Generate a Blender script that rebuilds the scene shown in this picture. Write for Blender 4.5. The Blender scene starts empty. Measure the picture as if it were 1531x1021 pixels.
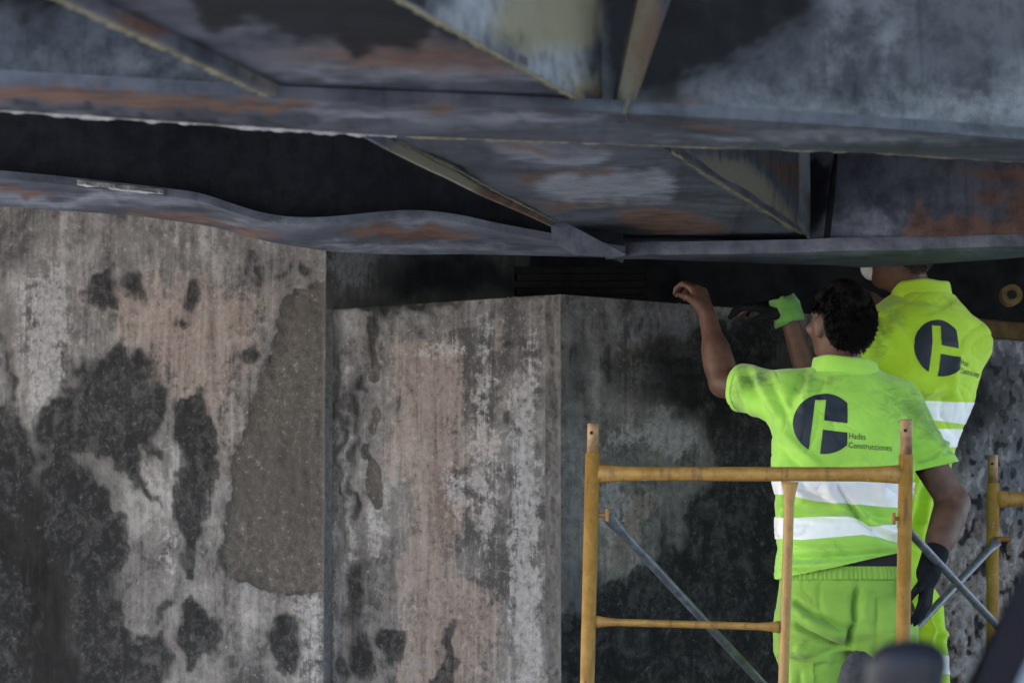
import bpy, bmesh, math, random
import numpy as np
from mathutils import Vector, Matrix
from mathutils.bvhtree import BVHTree
random.seed(7); RNG = np.random.default_rng(7)
scene = bpy.context.scene
# ------------------------------------------------------------------ camera, sky, sun, exposure
CAM = np.array([0.0, 0.0, 1.7]); FPX = 4252.8; PITCH = math.atan((900 - 510.5) / FPX)
cd = bpy.data.cameras.new('camera'); cam = bpy.data.objects.new('camera', cd); scene.collection.objects.link(cam)
cam.location = CAM; cam.rotation_euler = (math.pi / 2 + PITCH, 0, 0)
cd.lens = 100; cd.sensor_width = 36; cd.clip_start = 0.05; cd.clip_end = 900
cd.dof.use_dof = True; cd.dof.focus_distance = 8.55; cd.dof.aperture_fstop = 3.2
scene.camera = cam
world = bpy.data.worlds.new('World'); scene.world = world; world.use_nodes = True
wn = world.node_tree.nodes; wl = world.node_tree.links
sky = wn.new('ShaderNodeTexSky'); sky.sky_type = 'NISHITA'; sky.sun_disc = False
SUN_EL, SUN_AZ = math.radians(36), math.radians(262)      # azimuth from +Y, clockwise: low from the left, reaching the ground under the bridge's side
sky.sun_elevation = SUN_EL; sky.sun_rotation = SUN_AZ
wn['Background'].inputs[1].default_value = 0.12
wl.new(sky.outputs[0], wn['Background'].inputs[0])
sl = bpy.data.lights.new('sun', 'SUN'); sl.energy = 4.0; sl.angle = math.radians(0.5); sl.color = (1, .965, .92)
so = bpy.data.objects.new('sun', sl); scene.collection.objects.link(so)
sd = Vector((math.sin(SUN_AZ) * math.cos(SUN_EL), math.cos(SUN_AZ) * math.cos(SUN_EL), math.sin(SUN_EL)))
so.rotation_euler = sd.to_track_quat('Z', 'Y').to_euler(); so.location = (0, -10, 20)
scene.view_settings.view_transform = 'Standard'; scene.view_settings.look = 'None'
scene.view_settings.gamma = 1.0; scene.view_settings.exposure = 2.5
scene.cycles.max_bounces = 5; scene.cycles.diffuse_bounces = 3; scene.cycles.glossy_bounces = 2; scene.cycles.transmission_bounces = 2
scene.cycles.use_denoising = True; scene.cycles.use_adaptive_sampling = True; scene.cycles.adaptive_threshold = .02; scene.cycles.caustics_reflective = False; scene.cycles.caustics_refractive = False

# ------------------------------------------------------------------ helpers: points
_cp, _sp = math.cos(PITCH), math.sin(PITCH)
def at(px, py, Y):
    u, v = (px - 765.5) / FPX, (510.5 - py) / FPX
    d = np.array([u, _cp - v * _sp, _sp + v * _cp])
    return CAM + d * (Y / d[1])
def on_z(px, py, z):
    u, v = (px - 765.5) / FPX, (510.5 - py) / FPX
    d = np.array([u, _cp - v * _sp, _sp + v * _cp])
    return CAM + d * ((z - CAM[2]) / d[2])
def on_plane(px, py, p, n):
    u, v = (px - 765.5) / FPX, (510.5 - py) / FPX
    d = np.array([u, _cp - v * _sp, _sp + v * _cp])
    return CAM + d * (np.dot(p - CAM, n) / np.dot(d, n))
def proj(P):
    Q = np.asarray(P, float) - CAM
    w = Q[..., 1] * _cp + Q[..., 2] * _sp
    v = -Q[..., 1] * _sp + Q[..., 2] * _cp
    return np.stack([765.5 + FPX * Q[..., 0] / w, 510.5 - FPX * v / w], -1)
def unit(v):
    v = np.asarray(v, float); return v / np.linalg.norm(v)
def _hash(ix, iy, iz, seed):
    h = (ix * 374761393 + iy * 668265263 + iz * 2147483647 + seed * 1274126177) & 0xffffffff
    h = ((h ^ (h >> 13)) * 1274126177) & 0xffffffff
    return ((h ^ (h >> 16)) & 0xffff) / 65535.0
def vnoise(P, seed=0):
    P = np.asarray(P, float); I = np.floor(P).astype(np.int64); f = P - I; f = f * f * (3 - 2 * f)
    r = 0
    for dx in (0, 1):
        for dy in (0, 1):
            for dz in (0, 1):
                w = (f[..., 0] if dx else 1 - f[..., 0]) * (f[..., 1] if dy else 1 - f[..., 1]) * (f[..., 2] if dz else 1 - f[..., 2])
                r = r + w * _hash(I[..., 0] + dx, I[..., 1] + dy, I[..., 2] + dz, seed)
    return r * 2 - 1
def fbm(P, seed=0, o=3):
    return sum(vnoise(np.asarray(P) * 2 ** k, seed + k) * .5 ** k for k in range(o))
# signed pixel fields used to lay stains, rust, dirt and some painted light and shade out on the surfaces as vertex attributes (positive inside)
def poly_sd(q, pts):
    pts = np.asarray(pts, float); d = np.full(len(q), 1e9); ins = np.zeros(len(q), bool)
    for i in range(len(pts)):
        a, b = pts[i], pts[(i + 1) % len(pts)]; e = b - a; w = q - a
        t = np.clip((w @ e) / (e @ e + 1e-9), 0, 1); r = w - t[:, None] * e
        d = np.minimum(d, (r ** 2).sum(1))
        c = ((a[1] > q[:, 1]) != (b[1] > q[:, 1]))
        xx = a[0] + (q[:, 1] - a[1]) * (e[0] / (e[1] if abs(e[1]) > 1e-9 else 1e-9))
        ins ^= c & (q[:, 0] < xx)
    return np.where(ins, 1, -1) * np.sqrt(d)
def ell_sd(q, cx, cy, rx, ry, ang=0):
    c, s = math.cos(ang), math.sin(ang); x = q[:, 0] - cx; y = q[:, 1] - cy
    X = (x * c + y * s) / rx; Y = (-x * s + y * c) / ry
    return (1 - np.sqrt(X * X + Y * Y)) * min(rx, ry)
def field(V, shapes, soft=25.0, base=-1.0, warp=0.0):
    q = proj(V); f = np.full(len(q), base)
    if warp: q = q + warp * np.stack([fbm(np.c_[q / 38, 0 * q[:, 0]], 61), 1.4 * fbm(np.c_[q / 38, 0 * q[:, 0]], 77)], 1) + .35 * warp * np.stack([fbm(np.c_[q / 9, 0 * q[:, 0]], 63), 1.8 * fbm(np.c_[q / 9, 0 * q[:, 0]], 79)], 1)
    for s in shapes:
        sd = ell_sd(q, *s[1:]) if s[0] == 'e' else poly_sd(q, s[1])
        f = np.maximum(f, np.clip(sd / soft, -1, 1))
    return f

# ------------------------------------------------------------------ helpers: objects
ORG = {}
def link(o, parent=None):
    scene.collection.objects.link(o)
    if parent is not None: o.parent = parent
def tag(o, label=None, cat=None, group=None, kind=None):
    for k, v in (('label', label), ('category', cat), ('group', group), ('kind', kind)):
        if v: o[k] = v
    return o
def thing(name, loc, label, cat, group=None):
    o = bpy.data.objects.new(name, None); link(o); o.location = loc; ORG[o] = np.array(loc, float)
    o.empty_display_size = .1
    return tag(o, label, cat, group)
def mk(name, V, F, m, parent=None, smooth=False, attrs=None, org=None, vec=None):
    V = np.asarray(V, float)
    if org is None: org = ORG[parent] if parent is not None else np.array([V[:, 0].mean(), V[:, 1].mean(), V[:, 2].min()])
    me = bpy.data.meshes.new(name); me.from_pydata((V - org).tolist(), [], [list(map(int, f)) for f in F]); me.update()
    o = bpy.data.objects.new(name, me); link(o, parent)
    if parent is None: o.location = org
    else: o.location = org - ORG[parent]
    ORG[o] = np.array(org, float)
    me.materials.append(m)
    if smooth: me.polygons.foreach_set('use_smooth', [True] * len(me.polygons))
    for k, a in (attrs or {}).items():
        at_ = me.attributes.new(k, 'FLOAT', 'POINT'); at_.data.foreach_set('value', np.asarray(a, np.float32))
    if vec is not None:
        at_ = me.attributes.new('wc', 'FLOAT_VECTOR', 'POINT'); at_.data.foreach_set('vector', np.asarray(vec, np.float32).ravel())
    return o
def bevel(o, w, seg=2):
    b = o.modifiers.new('bevel', 'BEVEL'); b.width = w; b.segments = seg; b.limit_method = 'ANGLE'; return o
def grid_faces(nu, nv):
    i, j = np.meshgrid(np.arange(nu - 1), np.arange(nv - 1), indexing='ij'); a = (i * nv + j).ravel()
    return np.stack([a, a + nv, a + nv + 1, a + 1], 1)
def box(c, s, R=None):
    c = np.asarray(c, float); h = np.asarray(s, float) / 2
    V = np.array([[x, y, z] for x in (-1, 1) for y in (-1, 1) for z in (-1, 1)]) * h
    if R is not None: V = V @ np.asarray(R, float)
    return V + c, [(0, 1, 3, 2), (4, 6, 7, 5), (0, 4, 5, 1), (2, 3, 7, 6), (0, 2, 6, 4), (1, 5, 7, 3)]
def tube(pts, radii, n=20, flat=None):
    """swept tube; flat = optional list of (width factor, depth factor) per station"""
    pts = [np.asarray(p, float) for p in pts]; V = []; F = []
    for i, p in enumerate(pts):
        t = unit(pts[min(i + 1, len(pts) - 1)] - pts[max(i - 1, 0)])
        up = np.array([0, -1., 0]) if abs(t[1]) < .95 else np.array([0, 0, 1.])
        a = unit(np.cross(t, up)); b = np.cross(t, a); fa, fb = flat[i] if flat else (1, 1)
        for k in range(n):
            th = 2 * math.pi * k / n
            V.append(p + radii[i] * (fa * math.cos(th) * a + fb * math.sin(th) * b))
    for i in range(len(pts) - 1):
        for k in range(n):
            F.append((i * n + k, i * n + (k + 1) % n, (i + 1) * n + (k + 1) % n, (i + 1) * n + k))
    F.append(tuple(range(n))[::-1]); F.append(tuple((len(pts) - 1) * n + k for k in range(n)))
    return np.array(V), F
def join(*parts):
    V = []; F = []; o = 0
    for v, f in parts:
        V.append(v); F += [tuple(i + o for i in q) for q in f]; o += len(v)
    return np.concatenate(V), F

# ------------------------------------------------------------------ helpers: materials
class NT:
    def __init__(s, name):
        s.m = bpy.data.materials.new(name); s.m.use_nodes = True; s.t = s.m.node_tree; s.b = s.t.nodes['Principled BSDF']
    def n(s, typ, **kw):
        x = s.t.nodes.new(typ)
        for k, v in kw.items(): setattr(x, k, v)
        return x
    def set(s, sock, v):
        if isinstance(v, bpy.types.NodeSocket): s.t.links.new(v, sock)
        else: sock.default_value = v
    def math(s, op, a, b=0.0, clamp=False):
        x = s.n('ShaderNodeMath', operation=op, use_clamp=clamp); s.set(x.inputs[0], a); s.set(x.inputs[1], b); return x.outputs[0]
    def mix(s, f, a, b, blend='MIX'):
        x = s.n('ShaderNodeMix', data_type='RGBA', blend_type=blend); s.set(x.inputs[0], f)
        s.set(x.inputs[6], a if isinstance(a, bpy.types.NodeSocket) else (*a, 1)); s.set(x.inputs[7], b if isinstance(b, bpy.types.NodeSocket) else (*b, 1)); return x.outputs[2]
    def step(s, v, lo, hi, a=0.0, b=1.0):
        x = s.n('ShaderNodeMapRange', interpolation_type='SMOOTHSTEP'); s.set(x.inputs[0], v)
        for i, q in enumerate((lo, hi, a, b)): x.inputs[i + 1].default_value = q
        return x.outputs[0]
    def attr(s, name, out=2): return s.n('ShaderNodeAttribute', attribute_name=name).outputs[out]
    def obj(s): return s.n('ShaderNodeTexCoord').outputs[3]
    def mapv(s, vec, sc):
        x = s.n('ShaderNodeMapping'); s.t.links.new(vec, x.inputs[0]); x.inputs[3].default_value = sc; return x.outputs[0]
    def noise(s, vec, scale, detail=5, rough=.55, dist=0.0):
        x = s.n('ShaderNodeTexNoise'); s.t.links.new(vec, x.inputs[0]); x.inputs['Scale'].default_value = scale
        x.inputs['Detail'].default_value = detail; x.inputs['Roughness'].default_value = rough; x.inputs['Distortion'].default_value = dist; return x.outputs[0]
    def bump(s, h, strength, dist, prev=None):
        x = s.n('ShaderNodeBump'); x.inputs[0].default_value = strength; x.inputs[1].default_value = dist
        s.t.links.new(h, x.inputs['Height'])
        if prev is not None: s.t.links.new(prev, x.inputs['Normal'])
        return x.outputs[0]
    def done(s, col, rough=.6, nrm=None, metal=0.0, spec=None):
        s.set(s.b.inputs['Base Color'], col if isinstance(col, bpy.types.NodeSocket) else (*col, 1)); s.set(s.b.inputs['Roughness'], rough)
        s.set(s.b.inputs['Metallic'], metal)
        if nrm is not None: s.t.links.new(nrm, s.b.inputs['Normal'])
        if spec is not None: s.b.inputs['Specular IOR Level'].default_value = spec
        return s.m
def plain(name, col, rough=.6, metal=0.0, var=.25, scale=30, bumpd=0.0, spec=None, dark=None):
    t = NT(name); v = t.obj(); n = t.noise(v, scale, 5); n2 = t.noise(v, scale * .17, 3)
    k = t.math('ADD', t.math('MULTIPLY', n, .6), t.math('MULTIPLY', n2, .4))
    c = t.mix(t.step(k, .3, .7), tuple(x * (1 - var) for x in col), tuple(min(1, x * (1 + var)) for x in col))
    if dark: c = t.mix(t.step(n2, .5, .72), c, dark)
    nr = t.bump(n, .5, bumpd) if bumpd else None
    return t.done(c, t.step(n, .2, .8, max(0, rough - .1), min(1, rough + .1)), nr, metal, spec)

def concrete_material(name, light=1.0, tint=(1, 1, 1)):
    t = NT(name); w = t.attr('wc', 1); S5 = lambda n, k: t.math('MULTIPLY', t.math('SUBTRACT', n, .5), k)
    add = lambda *a: a[0] if len(a) == 1 else t.math('ADD', a[0], add(*a[1:]))
    big = t.noise(w, 2.6, 5, .62, .6); mid = t.noise(w, 13, 6, .74, .5); grain = t.noise(w, 240, 3, .7); chip = t.noise(w, 42, 6, .78, .3)
    streak = t.noise(t.mapv(w, (26, 1, 1.7)), 1.0, 6, .7, .6); drip = t.noise(t.mapv(w, (95, 1, 3.5)), 1.0, 4, .7, .5)
    L = lambda c: tuple(x * light * y for x, y in zip(c, tint))
    k = add(S5(big, .9), S5(streak, .50), S5(mid, .8), S5(chip, .38))
    c = t.mix(t.step(k, -.20, .04), L((.075, .072, .069)), L((.19, .182, .171))); c = t.mix(t.step(k, .0, .26), c, L((.37, .36, .338)))
    edge = add(S5(mid, 1.5), S5(streak, 1.1), S5(chip, 1.1), S5(drip, .5))
    def lay(c, name, col, lo, hi, amp=1.0, mx=1.0, mul=None):
        f = t.math('ADD', t.attr(name), t.math('MULTIPLY', edge, amp)); f = t.math('MULTIPLY', t.step(f, lo, hi), mx)
        if mul is not None: f = t.math('MULTIPLY', f, mul)
        return t.mix(f, c, col), f
    c, _ = lay(c, 'warm', t.mix(t.step(add(S5(streak, .6), S5(chip, .6)), -.12, .14), L((.235, .17, .135)), L((.43, .35, .295))), -.1, .7, 1.8, .55)
    c, _ = lay(c, 'blue', t.mix(t.step(mid, .35, .65), L((.082, .088, .104)), L((.255, .265, .295))), -.1, .6, 1.5, .65)
    c, _ = lay(c, 'pale', t.mix(t.step(chip, .38, .62), L((.29, .287, .28)), L((.50, .49, .475))), 0, .55, 1.6, .66)
    c = t.mix(t.step(drip, .58, .70, 0, .24), c, L((.06, .057, .054)))
    pc = t.mix(t.step(add(S5(chip, .6), S5(grain, .7)), -.10, .13), L((.070, .064, .056)), L((.175, .160, .139))); pc = t.mix(t.step(add(S5(big, 1), S5(mid, .8)), -.15, .15, 0, .55), pc, L((.075, .069, .06)))
    c, pf = lay(c, 'patch', pc, -.04, .06, .16)
    c = t.mix(t.step(chip, .615, .635, 0, .55), c, L((.46, .45, .43))); c = t.mix(t.step(chip, .385, .365, 0, .6), c, L((.05, .048, .046)))
    c = t.mix(t.step(grain, .60, .72, 0, .55), c, L((.05, .048, .046))); c = t.mix(t.step(grain, .40, .30, 0, .35), c, L((.48, .47, .45)))
    sm = t.math('ADD', t.attr('smoke'), t.math('MULTIPLY', edge, .45)); c = t.mix(t.step(sm, 0, 1.0), c, t.mix(1.0, c, (.085, .085, .09), 'MULTIPLY'))
    sc = t.mix(t.step(add(S5(chip, .5), S5(mid, .7)), -.06, .16), (.011, .011, .012), (.058, .057, .056))
    c, sf = lay(c, 'soot', sc, -.34, .22, .95, .95, t.step(add(S5(big, 1), S5(streak, .7)), -.25, .02, .74, 1.0))
    c = t.mix(t.math('MULTIPLY', sf, t.step(chip, .60, .66, 0, .5)), c, (.17, .165, .16))
    nr = t.bump(add(t.math('MULTIPLY', grain, .35), chip), .75, .007)
    return t.done(c, .88, nr, 0, .15)

def steel_material(name, a=(.042, .047, .061), b=(.145, .16, .20), rough=.66):
    t = NT(name); w = t.attr('wc', 1)
    big = t.noise(w, 4, 6, .62, .5); mid = t.noise(w, 18, 6, .65); grain = t.noise(w, 260, 3, .65); run = t.noise(t.mapv(w, (34, 1, 3)), 1, 5, .6)
    c = t.mix(t.step(t.math('ADD', t.math('MULTIPLY', big, .6), t.math('MULTIPLY', mid, .4)), .34, .66), a, b)
    c = t.mix(t.step(run, .5, .8, 0, .5), c, tuple(x * .4 for x in a))
    edge = t.math('ADD', t.math('MULTIPLY', t.math('SUBTRACT', mid, .5), 1.6), t.math('MULTIPLY', t.math('SUBTRACT', big, .5), 1.6))
    def lay(c, nm, col, lo, hi, amp=.8, mx=1.0):
        f = t.math('ADD', t.attr(nm), t.math('MULTIPLY', edge, amp)); f = t.math('MULTIPLY', t.step(f, lo, hi), mx); return t.mix(f, c, col), f
    gr = t.mix(mid, (.19, .175, .12), (.34, .32, .23)); c, _ = lay(c, 'olive', gr, -.3, .5, .6, .85)
    c, _ = lay(c, 'pale', t.mix(t.step(t.math('ADD', t.math('MULTIPLY', grain, .5), t.math('MULTIPLY', mid, .5)), .38, .66), (.21, .235, .285), (.45, .475, .53)), -.5, 1.0, .8, .75)  # pale: white patches, plus a bluish sheen painted into the colour
    rc = t.mix(t.step(mid, .3, .7), (.075, .045, .036), (.245, .132, .082)); rc = t.mix(t.step(grain, .4, .7, 0, .6), rc, (.17, .11, .085))
    c, rf = lay(c, 'rust', rc, -.5, .7, .9, .85)
    c = t.mix(t.step(grain, .6, .78, 0, .5), c, (.03, .03, .03))
    f = t.math('ADD', t.attr('smoke'), t.math('MULTIPLY', edge, .7)); c = t.mix(t.step(f, 0, 1), c, t.mix(1.0, c, (.11, .11, .125), 'MULTIPLY'))
    r = t.math('ADD', t.step(mid, .2, .8, rough - .08, rough + .14), t.math('MULTIPLY', rf, .25))
    nr = t.bump(t.math('ADD', t.math('MULTIPLY', grain, .4), mid), .35, .003)
    return t.done(c, r, nr, .0, .2)
M_CONC = concrete_material('weathered_concrete', .80, (1.0, .962, .985)); M_CONC2 = concrete_material('cool_concrete', .78, (1.0, .965, 1.0))
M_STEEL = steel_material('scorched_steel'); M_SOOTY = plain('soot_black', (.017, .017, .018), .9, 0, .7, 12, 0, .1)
STEEL_ATTR = ('rust', 'pale', 'smoke', 'olive'); CONC_ATTR = ('soot', 'smoke', 'warm', 'pale', 'blue', 'patch')
def steel_attrs(V, d, soft=22):
    out = {}
    for k in STEEL_ATTR:
        out[k] = field(V, d.get(k, []), d.get(k + '_soft', soft), -1.0, 5.0) if k != 'smoke' else np.clip(field(V, d.get(k, []), d.get('smoke_soft', 60), 0.0, 12.0), 0, 1) + d.get('smoke_shade_base', 0)
    return out

# ------------------------------------------------------------------ ground
Mg = plain('asphalt', (.295, .29, .295), .9, 0, .3, 40, .004)
gv = [(-300, -300, 0), (300, -300, 0), (300, 300, 0), (-300, 300, 0)]
g = mk('ground', gv, [(0, 1, 2, 3)], Mg, org=np.zeros(3)); tag(g, 'grey worn asphalt under and before the bridge', kind='structure')

# ------------------------------------------------------------------ concrete abutment
K = at(838, 440, 8.75); LEDGE = K[2]
DB = np.array([-math.sin(math.radians(57.6)), math.cos(math.radians(57.6)), 0]); DC = np.array([math.sin(math.radians(54)), math.cos(math.radians(54)), 0])
NB = np.array([-DB[1], DB[0], 0]); NC = np.array([DC[1], -DC[0], 0])
UP = np.array([0, 0, 1.])
if NB[1] > 0: NB = -NB
if NC[1] > 0: NC = -NC
KB = on_plane(815, 441, K + DB * .045, NB); KB[2] = LEDGE                  # inner end of the chamfer, on face B
KC = K.copy()
EB = on_plane(497, 600, KB, NB); sB = np.dot(EB - KB, DB)                  # where the raised wall begins
abut = thing('bridge_abutment', (K[0], K[1] + .6, 0), 'stained grey concrete bridge abutment with chamfered corner and soot black bearing ledge', 'abutment')
c4 = lambda pts, s=1.593, o=(0, 380): [(x / s + o[0], y / s + o[1]) for x, y in pts]
def panel(name, P0, D, length, z0, z1, N, step, shapes, m, relief=None, s0=0.0, parent=abut):
    nu = max(2, int(length / step) + 1); nv = max(2, int((z1 - z0) / step) + 1)
    cut = lambda lo, hi, a, b: np.unique(np.round(np.r_[np.arange(lo, max(lo, a), .15), np.linspace(max(lo, a), min(hi, b), max(2, int((min(hi, b) - max(lo, a)) / step) + 1)), np.arange(min(hi, b), hi, .15), lo, hi], 5))
    s = cut(0, length, 0, 2.5); z = cut(z0, z1, 1.25, 3.15); nu, nv = len(s), len(z); S, Z = np.meshgrid(s, z, indexing='ij')
    V = np.stack([P0[0] + D[0] * S, P0[1] + D[1] * S, Z], -1).reshape(-1, 3)
    A = {}
    for k in CONC_ATTR:
        sft = shapes.get(k + '_soft', 25)
        A[k] = field(V, shapes.get(k, []), sft, 0.0 if k == 'smoke' else -1.0, 7.0 if k == 'patch' else 10.0)
        if k == 'smoke': A[k] = np.clip(A[k], 0, 1)
    W = np.stack([S.ravel() + s0, np.zeros(S.size), Z.ravel()], 1)
    off = .0035 * fbm(W * 5, 3) + .0015 * fbm(W * np.array([40, 1, 6]), 9)
    if relief is not None: off = off + relief(A, W, S.ravel(), Z.ravel(), length)
    off = off * np.clip(np.minimum(S.ravel(), length - S.ravel()) / min(.02, length * .25), 0, 1)
    V = V + np.asarray(N)[None] * off[:, None]
    F = grid_faces(nu, nv)
    return mk(name, V, F, m, parent, True, A, vec=W)
# wall A: the taller wall on the left, 40 mm proud of face B
PA = EB + NB * .04; PA[2] = 0
soA = [('p', c4([(205, 105), (265, 25), (290, 75), (285, 135), (240, 130)])), ('e', 204, 430, 11, 17), ('e', 289, 449, 14, 19), ('e', 276, 485, 11, 12), ('e', 130, 552, 13, 12),
  ('p', c4([(90, 385), (130, 345), (190, 310), (205, 290), (240, 250), (300, 190), (320, 235), (350, 245), (390, 320), (395, 370), (370, 420), (395, 490), (370, 495), (340, 470), (335, 530), (385, 605), (350, 590), (300, 540), (255, 470), (180, 440), (150, 470), (95, 450)])),
  ('p', c4([(110, 450), (180, 470), (215, 540), (290, 600), (300, 700), (265, 800), (300, 860), (330, 910), (390, 890), (400, 940), (385, 1060), (170, 1060), (190, 950), (180, 800), (140, 720), (100, 640)])),
  ('p', c4([(-60, 370), (35, 375), (75, 420), (90, 480), (80, 560), (55, 640), (25, 600), (-60, 590)])), ('p', c4([(-60, 700), (35, 720), (60, 830), (45, 900), (70, 1060), (-60, 1060)])),
  ('p', c4([(430, 350), (460, 335), (490, 350), (495, 390), (520, 430), (525, 500), (495, 560), (495, 650), (470, 700), (465, 790), (440, 785), (435, 700), (420, 650), (435, 550), (440, 480), (428, 430)])),
  ('p', c4([(430, 840), (460, 830), (500, 850), (535, 900), (520, 950), (480, 985), (440, 1000), (425, 930)])), ('p', c4([(640, 900), (690, 840), (710, 860), (710, 960), (690, 1005), (650, 980), (635, 930)])),
  ('e', 386, 404, 6, 9), ('e', 427, 397, 5, 9), ('e', 453, 399, 10, 13), ('e', 370, 392, 5, 8), ('e', 245, 914, 9, 11), ('e', 372, 540, 9, 10, .6), ('e', 348, 990, 8, 12), ('e', 0, 420, 8, 9), ('e', 10, 560, 5, 60)]
shA = dict(soot=soA, soot_soft=24, warm=[('p', [(120, 440), (260, 400), (420, 430), (380, 560), (330, 690), (210, 560)]), ('e', 440, 905, 40, 16), ('p', [(0, 470), (30, 470), (20, 600), (0, 600)]), ('e', 335, 640, 26, 90)], warm_soft=60,
  pale=[('p', [(30, 430), (80, 380), (110, 420), (95, 600), (40, 640)]), ('p', [(0, 760), (20, 790), (5, 830), (-20, 830)]), ('p', [(50, 935), (65, 930), (55, 1021), (40, 1021)]), ('p', [(255, 620), (262, 850), (240, 850)]), ('e', 275, 350, 40, 9), ('p', [(440, 880), (488, 880), (488, 1021), (445, 1021)])], pale_soft=40,  # first pale patch paints in the light that brightens the wall's upper left
  patch=[('p', c4([(795, 60), (740, 68), (690, 100), (650, 160), (635, 230), (620, 330), (580, 430), (545, 520), (525, 620), (525, 700), (560, 765), (600, 780), (640, 808), (670, 800), (700, 808), (775, 800), (782, 600), (784, 300), (786, 120)]))], patch_soft=14,
  smoke=[('p', [(-200, 640), (50, 600), (160, 640), (230, 780), (215, 950), (260, 1200), (-200, 1200)])], smoke_soft=150)
def rel_A(A, W, S, Z, Lg):
    r = np.clip(A['patch'] + .15 * fbm(W * 22, 5), -.3, .3) / .3
    return -.013 * (r + 1) / 2 + .005 * ((r + 1) / 2) * fbm(W * 24, 21, 4) + .004 * np.exp(-((r + .6) / .35) ** 2)
panel('tall_wall', PA, DB, 5.2, 0, 4.02, NB, .008, shA, M_CONC, rel_A, 3.0)
# the end of wall A (a 40 mm return), painted pale to look lit, down to face B, and its deeper return above the ledge
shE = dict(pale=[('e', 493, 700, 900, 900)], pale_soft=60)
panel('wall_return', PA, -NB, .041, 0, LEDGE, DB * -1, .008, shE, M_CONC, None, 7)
panel('recess_return', np.r_[PA[:2], 0], -NB, 1.25, LEDGE - .001, 4.02, DB * -1, .02, dict(pale=[('p', [(480, 330), (600, 330), (570, 430), (480, 430)])], pale_soft=40, smoke=[('p', [(545, 330), (900, 330), (900, 500), (470, 500), (470, 445), (535, 425)])], smoke_soft=80), M_CONC, None, 8)  # outer end painted pale for the light it lacks, darker further in
# face B
LB = sB
c5 = lambda pts: c4(pts, 1.593, (460, 380))
E5 = lambda x, y, rx, ry: ('e', x / 1.593 + 460, y / 1.593 + 380, rx / 1.593, ry / 1.593)
shB = dict(soot=[E5(160, 185, 15, 48), E5(130, 325, 13, 22), E5(107, 375, 11, 24), E5(145, 470, 13, 14), E5(112, 470, 7, 40), E5(110, 580, 11, 36), E5(75, 570, 9, 12), E5(115, 810, 22, 80), E5(135, 950, 26, 62), E5(200, 940, 30, 40),
    ('p', c5([(325, 890), (345, 875), (365, 885), (345, 960), (340, 1040), (290, 1040), (290, 985), (320, 960)])), E5(490, 390, 9, 16), E5(485, 210, 14, 14), E5(75, 450, 5, 150), E5(90, 985, 18, 40), E5(65, 320, 6, 14), E5(300, 945, 7, 5), E5(270, 175, 6, 5)], soot_soft=17,
  patch=[E5(163, 255, 14, 55), E5(162, 400, 16, 45), E5(162, 540, 17, 75)], patch_soft=10,
  warm=[('p', c5([(190, 170), (370, 180), (395, 330), (385, 620), (360, 760), (450, 800), (480, 900), (450, 1060), (200, 1060), (200, 800), (230, 620), (190, 520)])), ('p', c5([(440, 260), (470, 290), (510, 420), (490, 440), (450, 330)])), E5(420, 450, 30, 100), E5(470, 190, 25, 40)], warm_soft=42,
  pale=[('p', c5([(400, 160), (440, 150), (450, 640), (420, 800), (395, 640)])), ('p', c5([(480, 300), (560, 180), (565, 1060), (500, 1060), (470, 760)])), E5(320, 230, 60, 35), E5(350, 570, 45, 60), E5(165, 650, 20, 60), E5(90, 600, 12, 300), E5(64, 600, 9, 480), E5(440, 500, 16, 65)], pale_soft=34,  # the narrow strip at the left end paints the lit wall edge pale
  blue=[E5(510, 560, 40, 220), E5(420, 180, 30, 40), E5(260, 900, 12, 200)], blue_soft=26,
  smoke=[('p', c5([(40, 95), (600, 70), (600, 120), (420, 118), (240, 150), (100, 165), (40, 150)])), E5(250, 330, 14, 170), E5(205, 780, 14, 160), E5(470, 720, 12, 240)], smoke_soft=20)
panel('pedestal_side_face', np.r_[KB[:2], 0], DB, LB, 0, LEDGE, NB, .0085, shB, M_CONC, lambda A, W, S, Z, L: -.006 * np.clip(A['patch'] * 2, 0, 1) - .004 * np.clip(A['soot'], 0, 1), 0)
# chamfer
Dch = unit(np.r_[KC[:2], 0] - np.r_[KB[:2], 0]); Lch = np.linalg.norm((KC - KB)[:2]); Nch = np.array([Dch[1], -Dch[0], 0])
panel('chamfer', np.r_[KB[:2], 0], Dch, Lch, 0, LEDGE, Nch, .004, dict(smoke=[('e', 826, 720, 400, 900)], smoke_soft=1150), M_CONC, lambda A, W, S, Z, L: (.006 * fbm(W * 60, 31, 3) - .003) * np.sin(np.pi * np.clip(S / L, 0, 1)) + .003 * fbm(W * 14, 4), 20)  # even dark tint paints the shade that sets the chamfer off from its neighbours
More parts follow.
